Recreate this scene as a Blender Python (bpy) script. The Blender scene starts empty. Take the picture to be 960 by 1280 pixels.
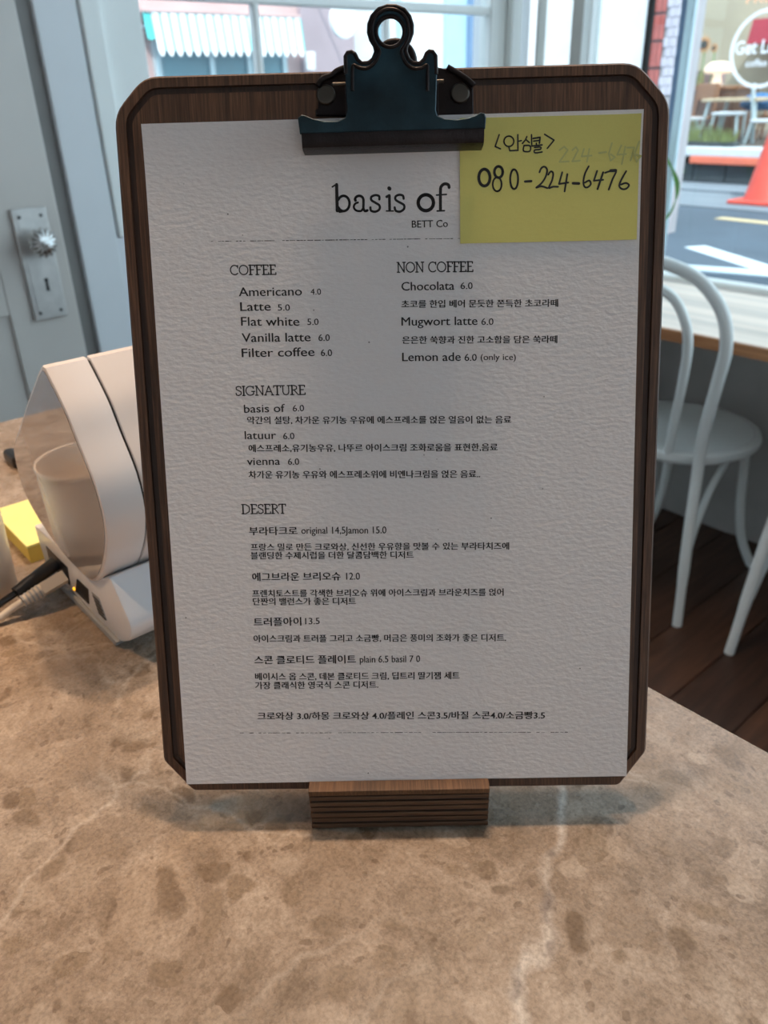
import bpy, bmesh, math, random
from mathutils import Vector, Matrix, noise
random.seed(7)
scn = bpy.context.scene
col = scn.collection
PI = math.pi

# ------------------------------------------------------------------ camera, world, lights
# origin = the phone's lens; +X runs along the street front, +Y towards the street, Z up
R_CAM = Matrix(((0.65809, -0.33595, 0.67384), (0.75248, 0.32475, -0.57298), (-0.02634, 0.88412, 0.46651)))
cam_d = bpy.data.cameras.new('camera')
cam = bpy.data.objects.new('camera', cam_d)
col.objects.link(cam)
cam.matrix_world = R_CAM.to_4x4()
cam_d.sensor_fit = 'HORIZONTAL'
cam_d.sensor_width = 36.0
cam_d.lens = 36.0 * 992.0 / 960.0
cam_d.clip_start = 0.01
cam_d.clip_end = 200
cam_d.dof.use_dof = True
cam_d.dof.focus_distance = 0.345
cam_d.dof.aperture_fstop = 19.0
scn.camera = cam
scn.view_settings.view_transform = 'Standard'
scn.view_settings.look = 'None'
scn.view_settings.gamma = 1.0
scn.view_settings.exposure = 0.0
scn.view_settings.use_curve_mapping = False
scn.cycles.max_bounces = 8
scn.cycles.transparent_max_bounces = 16
scn.cycles.sample_clamp_indirect = 6.0
scn.cycles.caustics_reflective = False
scn.cycles.caustics_refractive = False

world = bpy.data.worlds.new('overcast_sky')
scn.world = world
world.use_nodes = True
wb = world.node_tree.nodes['Background']
wb.inputs[0].default_value = (0.72, 0.87, 1.0, 1)
wb.inputs[1].default_value = 3.1

FLOOR_Z, COUNTER_Z, STREET_Z, CEIL_Z = -1.28, -0.315, -0.9, 2.3
CENTRE = Vector((-0.24162926, 0.21504967, -0.14966757))      # centre of the menu sheet
AX = Vector((0.65894641, 0.75218989, 0.0))                   # along the board, to the right
UP = Vector((-0.23341161, 0.20447728, 0.95063561))           # up the leaning board
NRM = AX.cross(UP)                                           # out of the board

def lamp(name, kind, loc, power, color, size=0.05, rot=None, size_y=None):
    d = bpy.data.lights.new(name, kind)
    d.energy = power
    d.color = color
    if kind == 'AREA':
        d.size = size
        if size_y:
            d.shape = 'RECTANGLE'
            d.size_y = size_y
    elif kind == 'SUN':
        d.angle = size
    else:
        d.shadow_soft_size = size
    o = bpy.data.objects.new(name, d)
    col.objects.link(o)
    o.location = loc
    if rot is not None:
        o.rotation_euler = rot
    return o

def spot(name, loc, target, power, color, size, angle=75, blend=0.6):
    o = lamp(name, 'SPOT', loc, power, color, size)
    o.data.spot_size = math.radians(angle)
    o.data.spot_blend = blend
    o.rotation_euler = (Vector(loc) - Vector(target)).to_track_quat('Z', 'Y').to_euler()
    return o
WARM = (1.0, 0.72, 0.50)
BASE_PT = Vector((-0.2, 0.12, COUNTER_Z))
spot('track_spot', CENTRE + (Vector((-0.239, 0.222, 1.0)) + NRM * 0.030) * 2.3, BASE_PT, 100, WARM, 0.035)
spot('track_spot', CENTRE + Vector((-0.092, 0.262, 1.0)) * 2.2, BASE_PT, 66, WARM, 0.045)
spot('track_spot', CENTRE + Vector((-0.24, 0.116, 1.0)) * 2.2, BASE_PT, 46, WARM, 0.045)
spot('pendant_spot', (-1.34, 0.517, 0.823), (-0.62, -0.02, COUNTER_Z), 5, (1.0, 0.58, 0.28), 0.03, 62, 1.0)
spot('side_spot', (-1.05, -0.55, 1.35), (-0.66, 0.02, COUNTER_Z), 62, (1.0, 0.60, 0.30), 0.05, 34, 1.0)
lamp('right_fill_light', 'AREA', (5.3, -2.2, 0.3), 30, (0.90, 0.94, 1.0), 2.4, Vector((1, -0.25, 0)).to_track_quat('Z', 'Y').to_euler(), 2.0)  # cool fill added for the sheet and room; the right wall has no window
sun = lamp('sun', 'SUN', (4, -6, 12), 3.6, (1.0, 0.98, 0.95), 0.03)
sun.rotation_euler = Vector((0.62, -0.50, 0.9)).to_track_quat('Z', 'Y').to_euler()

# ------------------------------------------------------------------ materials
MATS = {}
def new_mat(name):
    m = bpy.data.materials.new(name)
    m.use_nodes = True
    MATS[name] = m
    nt = m.node_tree
    return m, nt, nt.nodes['Principled BSDF']

def plain(name, c, rough=0.5, metal=0.0, var=0.06, scale=8.0, bump=0.0, bscale=60.0, spec=0.5, coat=0.0):
    m, nt, b = new_mat(name)
    N = nt.nodes.new
    tc = N('ShaderNodeTexCoord')
    nz = N('ShaderNodeTexNoise'); nz.inputs['Scale'].default_value = scale; nz.inputs['Detail'].default_value = 4
    nt.links.new(tc.outputs['Object'], nz.inputs['Vector'])
    rp = N('ShaderNodeValToRGB')
    rp.color_ramp.elements[0].position = 0.3
    rp.color_ramp.elements[1].position = 0.7
    rp.color_ramp.elements[0].color = (c[0] * (1 - var), c[1] * (1 - var), c[2] * (1 - var), 1)
    rp.color_ramp.elements[1].color = (min(1, c[0] * (1 + var)), min(1, c[1] * (1 + var)), min(1, c[2] * (1 + var)), 1)
    nt.links.new(nz.outputs['Fac'], rp.inputs['Fac'])
    nt.links.new(rp.outputs['Color'], b.inputs['Base Color'])
    b.inputs['Roughness'].default_value = rough
    b.inputs['Metallic'].default_value = metal
    b.inputs['Specular IOR Level'].default_value = spec
    b.inputs['Coat Weight'].default_value = coat
    if bump > 0:
        n2 = N('ShaderNodeTexNoise'); n2.inputs['Scale'].default_value = bscale; n2.inputs['Detail'].default_value = 3
        nt.links.new(tc.outputs['Object'], n2.inputs['Vector'])
        bp = N('ShaderNodeBump'); bp.inputs['Strength'].default_value = bump; bp.inputs['Distance'].default_value = 0.002
        nt.links.new(n2.outputs['Fac'], bp.inputs['Height'])
        nt.links.new(bp.outputs['Normal'], b.inputs['Normal'])
    return m

def ramp(nt, fac, stops):
    r = nt.nodes.new('ShaderNodeValToRGB')
    e = r.color_ramp.elements
    while len(e) < len(stops):
        e.new(0.5)
    for k, (p, c) in enumerate(stops):
        e[k].position = p
        e[k].color = (c[0], c[1], c[2], 1)
    nt.links.new(fac, r.inputs['Fac'])
    return r.outputs['Color']

def mix(nt, fac, a, b, mode='MIX'):
    n = nt.nodes.new('ShaderNodeMix'); n.data_type = 'RGBA'; n.blend_type = mode
    for sock, v in ((n.inputs[0], fac), (n.inputs[6], a), (n.inputs[7], b)):
        if isinstance(v, (int, float)):
            sock.default_value = v
        elif isinstance(v, tuple):
            sock.default_value = (v[0], v[1], v[2], 1)
        else:
            nt.links.new(v, sock)
    return n.outputs[2]

def mapping(nt, scale, src='Object', rot=(0, 0, 0), loc=(0, 0, 0)):
    tc = nt.nodes.new('ShaderNodeTexCoord')
    mp = nt.nodes.new('ShaderNodeMapping')
    mp.inputs['Scale'].default_value = scale
    mp.inputs['Rotation'].default_value = rot
    mp.inputs['Location'].default_value = loc
    nt.links.new(tc.outputs[src], mp.inputs['Vector'])
    return mp.outputs[0]

def wood(name, stops, grain=(900, 30, 900), rough=0.55, bump=0.25, dist=0.0006, fine=1.0):
    """wood with the grain running along local Y"""
    m, nt, b = new_mat(name)
    v = mapping(nt, grain)
    n1 = nt.nodes.new('ShaderNodeTexNoise'); n1.inputs['Scale'].default_value = 1.0; n1.inputs['Detail'].default_value = 5
    n1.inputs['Roughness'].default_value = 0.65
    nt.links.new(v, n1.inputs['Vector'])
    c1 = ramp(nt, n1.outputs['Fac'], stops)
    v2 = mapping(nt, (grain[0] / 14, grain[1] / 5, grain[2] / 14))
    n2 = nt.nodes.new('ShaderNodeTexNoise'); n2.inputs['Scale'].default_value = 1.0; n2.inputs['Detail'].default_value = 2
    nt.links.new(v2, n2.inputs['Vector'])
    c2 = ramp(nt, n2.outputs['Fac'], [(0.3, (0.72, 0.72, 0.72)), (0.7, (1.15, 1.12, 1.1))])
    nt.links.new(mix(nt, fine, c1, c2, 'MULTIPLY'), b.inputs['Base Color'])
    b.inputs['Roughness'].default_value = rough
    bp = nt.nodes.new('ShaderNodeBump'); bp.inputs['Strength'].default_value = bump; bp.inputs['Distance'].default_value = dist
    nt.links.new(n1.outputs['Fac'], bp.inputs['Height'])
    nt.links.new(bp.outputs['Normal'], b.inputs['Normal'])
    return m

def marble():
    m, nt, b = new_mat('beige_marble')
    L = nt.links.new
    v = mapping(nt, (1, 1, 1))
    wn = nt.nodes.new('ShaderNodeTexNoise'); wn.inputs['Scale'].default_value = 14; wn.inputs['Detail'].default_value = 5
    L(v, wn.inputs['Vector'])
    sub = nt.nodes.new('ShaderNodeVectorMath'); sub.operation = 'SUBTRACT'; sub.inputs[1].default_value = (0.5, 0.5, 0.5)
    L(wn.outputs['Color'], sub.inputs[0])
    sc = nt.nodes.new('ShaderNodeVectorMath'); sc.operation = 'SCALE'; sc.inputs['Scale'].default_value = 0.06
    L(sub.outputs[0], sc.inputs[0])
    add = nt.nodes.new('ShaderNodeVectorMath'); add.operation = 'ADD'
    L(v, add.inputs[0]); L(sc.outputs[0], add.inputs[1])
    W = add.outputs[0]
    def noise_(scale, detail, vec, rough=0.6):
        n = nt.nodes.new('ShaderNodeTexNoise'); n.inputs['Scale'].default_value = scale; n.inputs['Detail'].default_value = detail
        n.inputs['Roughness'].default_value = rough
        L(vec, n.inputs['Vector']); return n.outputs['Fac']
    def vor(scale, vec, feature='F1', rnd=1.0):
        n = nt.nodes.new('ShaderNodeTexVoronoi'); n.feature = feature; n.inputs['Scale'].default_value = scale
        n.inputs['Randomness'].default_value = rnd
        L(vec, n.inputs['Vector']); return n
    base = ramp(nt, noise_(24, 12, W, 0.78), [(0.30, (0.17, 0.12, 0.08)), (0.5, (0.315, 0.24, 0.18)), (0.70, (0.50, 0.41, 0.33))])
    # pebble-like darker clasts, each with its own tone
    c1 = vor(55, W)
    f1 = ramp(nt, c1.outputs['Distance'], [(0.34, (1, 1, 1)), (0.46, (0, 0, 0))])
    sepc = nt.nodes.new('ShaderNodeSeparateColor'); L(c1.outputs['Color'], sepc.inputs[0])
    pick = ramp(nt, sepc.outputs[0], [(0.42, (0, 0, 0)), (0.46, (0.9, 0.9, 0.9))])
    clast = ramp(nt, sepc.outputs[1], [(0.0, (0.155, 0.105, 0.068)), (0.7, (0.27, 0.20, 0.14)), (1.0, (0.42, 0.34, 0.27))])
    base = mix(nt, mix(nt, 1.0, f1, pick, 'MULTIPLY'), base, clast)
    c2 = vor(150, W)
    f2 = ramp(nt, c2.outputs['Distance'], [(0.25, (1, 1, 1)), (0.33, (0, 0, 0))])
    sp2 = nt.nodes.new('ShaderNodeSeparateColor'); L(c2.outputs['Color'], sp2.inputs[0])
    pk2 = ramp(nt, sp2.outputs[0], [(0.62, (0, 0, 0)), (0.7, (0.7, 0.7, 0.7))])
    base = mix(nt, mix(nt, 1.0, f2, pk2, 'MULTIPLY'), base, (0.19, 0.135, 0.095))
    c3 = vor(21, W)
    f3 = ramp(nt, c3.outputs['Distance'], [(0.36, (1, 1, 1)), (0.42, (0, 0, 0))])
    sp3 = nt.nodes.new('ShaderNodeSeparateColor'); L(c3.outputs['Color'], sp3.inputs[0])
    pk3 = ramp(nt, sp3.outputs[0], [(0.55, (0, 0, 0)), (0.6, (0.75, 0.75, 0.75))])
    base = mix(nt, mix(nt, 1.0, f3, pk3, 'MULTIPLY'), base, ramp(nt, sp3.outputs[2], [(0.0, (0.27, 0.20, 0.145)), (0.8, (0.33, 0.25, 0.185)), (1.0, (0.50, 0.42, 0.34))]))
    # larger soft patches
    base = mix(nt, ramp(nt, noise_(26, 4, W), [(0.55, (0, 0, 0)), (0.72, (0.4, 0.4, 0.4))]), base, (0.52, 0.43, 0.345))
    # hairline pale veins
    e = vor(9, W, 'DISTANCE_TO_EDGE')
    vf = ramp(nt, e.outputs['Distance'], [(0.0, (0.35, 0.35, 0.35)), (0.02, (0, 0, 0))])
    vm = ramp(nt, noise_(6, 2, v), [(0.45, (0, 0, 0)), (0.62, (1, 1, 1))])
    base = mix(nt, mix(nt, 1.0, vf, vm, 'MULTIPLY'), base, (0.62, 0.54, 0.46))
    # the long pale vein crossing the slab in front of the stand: line from (-.161,.240) to (-.107,.146)
    sx = nt.nodes.new('ShaderNodeSeparateXYZ'); L(W, sx.inputs[0])
    dx, dy = 0.054, -0.094
    ln = math.hypot(dx, dy)
    a = nt.nodes.new('ShaderNodeMath'); a.operation = 'MULTIPLY'; a.inputs[1].default_value = -dy / ln
    L(sx.outputs[0], a.inputs[0])
    bb = nt.nodes.new('ShaderNodeMath'); bb.operation = 'MULTIPLY_ADD'; bb.inputs[1].default_value = dx / ln
    L(sx.outputs[1], bb.inputs[0]); L(a.outputs[0], bb.inputs[2])
    k0 = (-0.161 * -dy + 0.240 * dx) / ln
    s = nt.nodes.new('ShaderNodeMath'); s.operation = 'SUBTRACT'; s.inputs[1].default_value = k0
    L(bb.outputs[0], s.inputs[0])
    ab = nt.nodes.new('ShaderNodeMath'); ab.operation = 'ABSOLUTE'; L(s.outputs[0], ab.inputs[0])
    lf = ramp(nt, ab.outputs[0], [(0.0, (0.85, 0.85, 0.85)), (0.0016, (0.5, 0.5, 0.5)), (0.0040, (0, 0, 0))])
    lm = ramp(nt, noise_(30, 3, v), [(0.3, (0.25, 0.25, 0.25)), (0.6, (1, 1, 1))])
    base = mix(nt, mix(nt, 1.0, lf, lm, 'MULTIPLY'), base, (0.62, 0.56, 0.50))
    hair = ramp(nt, ab.outputs[0], [(0.0, (0.7, 0.7, 0.7)), (0.0006, (0, 0, 0))])
    hm = ramp(nt, noise_(45, 2, v), [(0.5, (0, 0, 0)), (0.56, (1, 1, 1))])
    base = mix(nt, mix(nt, 1.0, hair, hm, 'MULTIPLY'), base, (0.12, 0.09, 0.08))
    # fine grit
    g = ramp(nt, noise_(520, 4, v, 0.7), [(0.3, (0.62, 0.62, 0.62)), (0.6, (1.12, 1.12, 1.12))])
    base = mix(nt, 0.8, base, g, 'MULTIPLY')
    L(base, b.inputs['Base Color'])
    b.inputs['Roughness'].default_value = 0.24
    b.inputs['Specular IOR Level'].default_value = 0.4
    rr = ramp(nt, noise_(90, 4, v), [(0.3, (0.16, 0.16, 0.16)), (0.7, (0.36, 0.36, 0.36))])
    L(rr, b.inputs['Roughness'])
    bp = nt.nodes.new('ShaderNodeBump'); bp.inputs['Strength'].default_value = 0.12; bp.inputs['Distance'].default_value = 0.0005
    L(noise_(160, 4, W), bp.inputs['Height']); L(bp.outputs['Normal'], b.inputs['Normal'])
    return m

def paper_mat(name, c, bump, specks=True):
    m, nt, b = new_mat(name)
    L = nt.links.new
    # laid relief: cells a few mm wide, running slightly uphill
    v = mapping(nt, (330, 620, 400), rot=(0, 0, math.radians(-14)))
    n = nt.nodes.new('ShaderNodeTexNoise'); n.inputs['Scale'].default_value = 1.0; n.inputs['Detail'].default_value = 2.5
    n.inputs['Roughness'].default_value = 0.45
    L(v, n.inputs['Vector'])
    n2 = nt.nodes.new('ShaderNodeTexNoise'); n2.inputs['Scale'].default_value = 1500; n2.inputs['Detail'].default_value = 2
    tc = nt.nodes.new('ShaderNodeTexCoord'); L(tc.outputs['Object'], n2.inputs['Vector'])
    colr = ramp(nt, n2.outputs['Fac'], [(0.2, tuple(x * 0.96 for x in c)), (0.8, c)])
    if specks:
        vo = nt.nodes.new('ShaderNodeTexVoronoi'); vo.inputs['Scale'].default_value = 170
        L(tc.outputs['Object'], vo.inputs['Vector'])
        f = ramp(nt, vo.outputs['Distance'], [(0.045, (1, 1, 1)), (0.075, (0, 0, 0))])
        sp = nt.nodes.new('ShaderNodeSeparateColor'); L(vo.outputs['Color'], sp.inputs[0])
        pk = ramp(nt, sp.outputs[0], [(0.86, (0, 0, 0)), (0.95, (0.8, 0.8, 0.8))])
        colr = mix(nt, mix(nt, 1.0, f, pk, 'MULTIPLY'), colr, (0.08, 0.07, 0.07))
    L(colr, b.inputs['Base Color'])
    b.inputs['Roughness'].default_value = 0.85
    b.inputs['Specular IOR Level'].default_value = 0.2
    bp = nt.nodes.new('ShaderNodeBump'); bp.inputs['Strength'].default_value = 1.0; bp.inputs['Distance'].default_value = bump
    L(n.outputs['Fac'], bp.inputs['Height']); L(bp.outputs['Normal'], b.inputs['Normal'])
    return m

def glass(name, tint=(0.93, 0.97, 0.97), refl=0.06, rough=0.0):
    m, nt, b = new_mat(name)
    nt.nodes.remove(b)
    out = nt.nodes['Material Output']
    tr = nt.nodes.new('ShaderNodeBsdfTransparent'); tr.inputs[0].default_value = (*tint, 1)
    gl = nt.nodes.new('ShaderNodeBsdfGlossy'); gl.inputs['Roughness'].default_value = rough
    fr = nt.nodes.new('ShaderNodeFresnel'); fr.inputs[0].default_value = 1.45
    mx = nt.nodes.new('ShaderNodeMixShader')
    ge = nt.nodes.new('ShaderNodeNewGeometry')             # only the entry face of the pane reflects
    inv = nt.nodes.new('ShaderNodeMath'); inv.operation = 'SUBTRACT'; inv.inputs[0].default_value = 1.0
    nt.links.new(ge.outputs['Backfacing'], inv.inputs[1])
    mu = nt.nodes.new('ShaderNodeMath'); mu.operation = 'MULTIPLY'
    nt.links.new(fr.outputs[0], mu.inputs[0]); nt.links.new(inv.outputs[0], mu.inputs[1])
    nt.links.new(mu.outputs[0], mx.inputs[0]); nt.links.new(tr.outputs[0], mx.inputs[1]); nt.links.new(gl.outputs[0], mx.inputs[2])
    nt.links.new(mx.outputs[0], out.inputs['Surface'])
    return m

def glow(name, c, s):
    m, nt, b = new_mat(name)
    b.inputs['Base Color'].default_value = (*c, 1)
    b.inputs['Emission Color'].default_value = (*c, 1)
    b.inputs['Emission Strength'].default_value = s
    return m

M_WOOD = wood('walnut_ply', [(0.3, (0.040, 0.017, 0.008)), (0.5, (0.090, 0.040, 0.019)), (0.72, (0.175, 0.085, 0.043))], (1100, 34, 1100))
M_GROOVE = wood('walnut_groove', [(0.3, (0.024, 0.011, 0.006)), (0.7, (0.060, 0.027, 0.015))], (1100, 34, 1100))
M_PLY_TOP = wood('ply_top_face', [(0.3, (0.06, 0.026, 0.012)), (0.5, (0.12, 0.058, 0.025)), (0.72, (0.20, 0.105, 0.05))], (1100, 50, 300))
M_PLY_A = wood('ply_edge_light', [(0.3, (0.06, 0.028, 0.014)), (0.7, (0.15, 0.078, 0.04))], (50, 600, 900))
M_PLY_B = wood('ply_edge_dark', [(0.3, (0.035, 0.018, 0.011)), (0.7, (0.075, 0.038, 0.022))], (50, 600, 900))
M_PAPER = paper_mat('textured_paper', (0.76, 0.73, 0.73), 0.0003)
M_NOTE = paper_mat('yellow_note_paper', (0.70, 0.64, 0.20), 0.00005, False)
M_INK = plain('black_ink', (0.012, 0.012, 0.014), 0.6)
M_PRINT = plain('printed_ink', (0.016, 0.014, 0.015), 0.8)
M_GHOST = plain('faded_blue_ink', (0.50, 0.50, 0.19), 0.8)
M_MARBLE = marble()
M_STEEL_BLUE = plain('blued_steel', (0.012, 0.034, 0.046), 0.42, 0.5, 0.5, 60, 0.05, 1500)
M_STEEL_BROWN = plain('browned_steel', (0.018, 0.013, 0.013), 0.38, 0.7, 0.3, 80, 0.1, 900)
M_RIVET = plain('rivet_metal', (0.10, 0.085, 0.07), 0.42, 0.8)
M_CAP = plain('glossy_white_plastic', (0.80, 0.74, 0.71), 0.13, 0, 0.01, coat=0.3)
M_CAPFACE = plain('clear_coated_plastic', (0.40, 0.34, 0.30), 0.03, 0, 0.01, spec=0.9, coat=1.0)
M_BASEW = plain('white_plastic', (0.80, 0.80, 0.82), 0.28, 0, 0.01)
M_SLAB = plain('grey_plastic', (0.34, 0.36, 0.38), 0.4)
M_BLACK = plain('black_plastic', (0.012, 0.012, 0.013), 0.35)
M_DARKGAP = plain('dark_joint', (0.03, 0.026, 0.024), 0.7)
M_LED = glow('amber_led', (1.0, 0.45, 0.02), 1.6)
M_CABLEW = plain('ivory_cable', (0.62, 0.56, 0.48), 0.4)
M_CUP = plain('ivory_cup', (0.80, 0.72, 0.64), 0.35)
M_PAD = plain('yellow_pad', (0.88, 0.82, 0.30), 0.7)
M_PADEDGE = plain('pad_edge', (0.70, 0.55, 0.12), 0.7)
M_DOOR = plain('door_paint', (0.66, 0.62, 0.58), 0.22, 0, 0.05, 3)
M_STOP = plain('grey_stop_paint', (0.22, 0.21, 0.20), 0.5)
M_BLUEGREY = plain('blue_grey_paint', (0.78, 0.81, 0.84), 0.4, 0, 0.03, 4, 0.1, 30)
M_FRAME = plain('window_white_paint', (0.90, 0.93, 0.91), 0.3, 0, 0.02)
M_WHITEWALL = plain('white_wall_paint', (0.82, 0.85, 0.86), 0.5, 0, 0.03, 3)
M_TAUPE = plain('taupe_recess_shade', (0.42, 0.39, 0.35), 0.5)  # taupe colour stands in for the brown shade in the window recess
M_PLASTER = plain('grey_plaster', (0.42, 0.40, 0.38), 0.85, 0, 0.12, 6, 0.4, 40)
M_CEIL = plain('ceiling_paint', (0.70, 0.68, 0.66), 0.9)
M_METAL = plain('nickel_plate', (0.62, 0.60, 0.58), 0.42, 0.8, 0.1, 30)
M_KNOB = plain('polished_nickel', (0.75, 0.75, 0.74), 0.16, 1.0, 0.02)
M_CHAIR = plain('white_chair_paint', (0.86, 0.88, 0.86), 0.35, 0, 0.03)
M_SEAT = plain('greyish_seat_paint', (0.56, 0.50, 0.53), 0.3, 0, 0.08, 14)  # seat disc in greyish mauve, darker than the white frame
M_BENCH = wood('bleached_wood', [(0.3, (0.90, 0.74, 0.62)), (0.7, (0.96, 0.83, 0.73))], (5, 90, 90), 0.4, 0.05)
M_BENCHEDGE = wood('orange_wood_edge', [(0.3, (0.34, 0.13, 0.05)), (0.7, (0.52, 0.24, 0.10))], (5, 200, 200), 0.45, 0.05)
M_PLANKS = [wood('dark_floor_wood_%s' % n, [(0.25, tuple(x * 0.5 for x in c)), (0.5, c), (0.75, tuple(x * 1.7 for x in c))], (60, 5, 60), 0.42, 0.2, 0.001)
            for n, c in (('umber', (0.056, 0.026, 0.015)), ('brown', (0.072, 0.034, 0.020)), ('black_brown', (0.040, 0.020, 0.013)))]
M_GLASS = glass('clear_glass')
M_SHOPGLASS = glass('shop_glass', (0.93, 0.93, 0.93))
M_ALU = plain('pale_aluminium', (0.55, 0.70, 0.75), 0.3, 0.3)
M_ASPHALT = plain('asphalt', (0.075, 0.105, 0.14), 0.9, 0, 0.1, 3, 0.3, 60)
M_GUTTER = plain('pale_gutter_concrete', (0.20, 0.24, 0.28), 0.9, 0, 0.1, 2)
M_STONE = plain('dark_grey_stone', (0.055, 0.07, 0.08), 0.8, 0, 0.25, 6)
M_ROADWHITE = plain('road_white_paint', (0.66, 0.76, 0.82), 0.8, 0, 0.05)
M_ROADYELLOW = plain('road_yellow_paint', (0.62, 0.50, 0.30), 0.8)
M_ORANGE = plain('orange_sill', (0.80, 0.20, 0.12), 0.5)
M_CONE = plain('cone_red', (0.78, 0.10, 0.07), 0.5)
M_SILLW = plain('white_sill', (0.66, 0.72, 0.78), 0.5)
M_BRICK = plain('red_brick', (0.52, 0.13, 0.11), 0.8, 0, 0.15, 20)
M_MORTAR = plain('pale_mortar', (0.42, 0.40, 0.42), 0.9)
M_MORTARD = plain('dark_mortar', (0.07, 0.065, 0.07), 0.9)
M_TILE = plain('pale_tile', (0.60, 0.58, 0.66), 0.4)
M_SHOPWALL = plain('shop_beige_wall', (0.50, 0.47, 0.38), 0.8, 0, 0.08, 1.2)
M_SHOPFLOOR = plain('shop_floor', (0.20, 0.17, 0.15), 0.6)
M_CABINET = plain('brown_cabinet', (0.30, 0.17, 0.12), 0.5)
M_ORWOOD = plain('orange_wood', (0.48, 0.24, 0.13), 0.5)
M_OAK = plain('pale_oak', (0.62, 0.50, 0.34), 0.5)
M_STEELPALE = plain('pale_steel', (0.52, 0.64, 0.68), 0.35, 0.2)
M_LAMPSHADE = glow('mushroom_lamp_glass', (1.0, 0.83, 0.66), 0.85)
M_LEAF = plain('leaf_green', (0.16, 0.40, 0.10), 0.5)
M_GRASS = plain('dry_grass', (0.30, 0.36, 0.13), 0.7, 0, 0.3, 9)
M_FLOWER = plain('orange_petals', (0.85, 0.36, 0.08), 0.6)
M_SEED = plain('seed_head', (0.05, 0.04, 0.03), 0.9)
M_RED = plain('red_cloth', (0.50, 0.06, 0.10), 0.8)
M_BLUE = plain('blue_cloth', (0.06, 0.22, 0.50), 0.8)
M_TEAL = plain('teal_cloth', (0.04, 0.26, 0.28), 0.8)
M_STICKER = plain('white_sticker', (0.86, 0.90, 0.95), 0.5)
M_PINKTEXT = plain('orange_sticker', (0.86, 0.46, 0.28), 0.5)
M_AWN = plain('white_awning_cloth', (0.93, 0.95, 0.95), 0.8)
M_AWNCYAN = plain('turquoise_awning_cloth', (0.10, 0.66, 0.64), 0.8)
M_FACADEPINK = plain('pinkish_facade', (0.62, 0.42, 0.40), 0.8, 0, 0.1, 2)
M_FACADEMAUVE = plain('mauve_facade', (0.42, 0.33, 0.36), 0.8, 0, 0.1, 2)
M_FACADEWHITE = plain('white_facade', (0.84, 0.88, 0.88), 0.8)
M_FACADEBLUE = plain('light_blue_facade', (0.42, 0.62, 0.74), 0.7)
M_FACADESLATE = plain('slate_blue_facade', (0.20, 0.30, 0.46), 0.7)
M_WINBLUE = plain('blue_shop_window', (0.16, 0.36, 0.44), 0.3)

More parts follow.
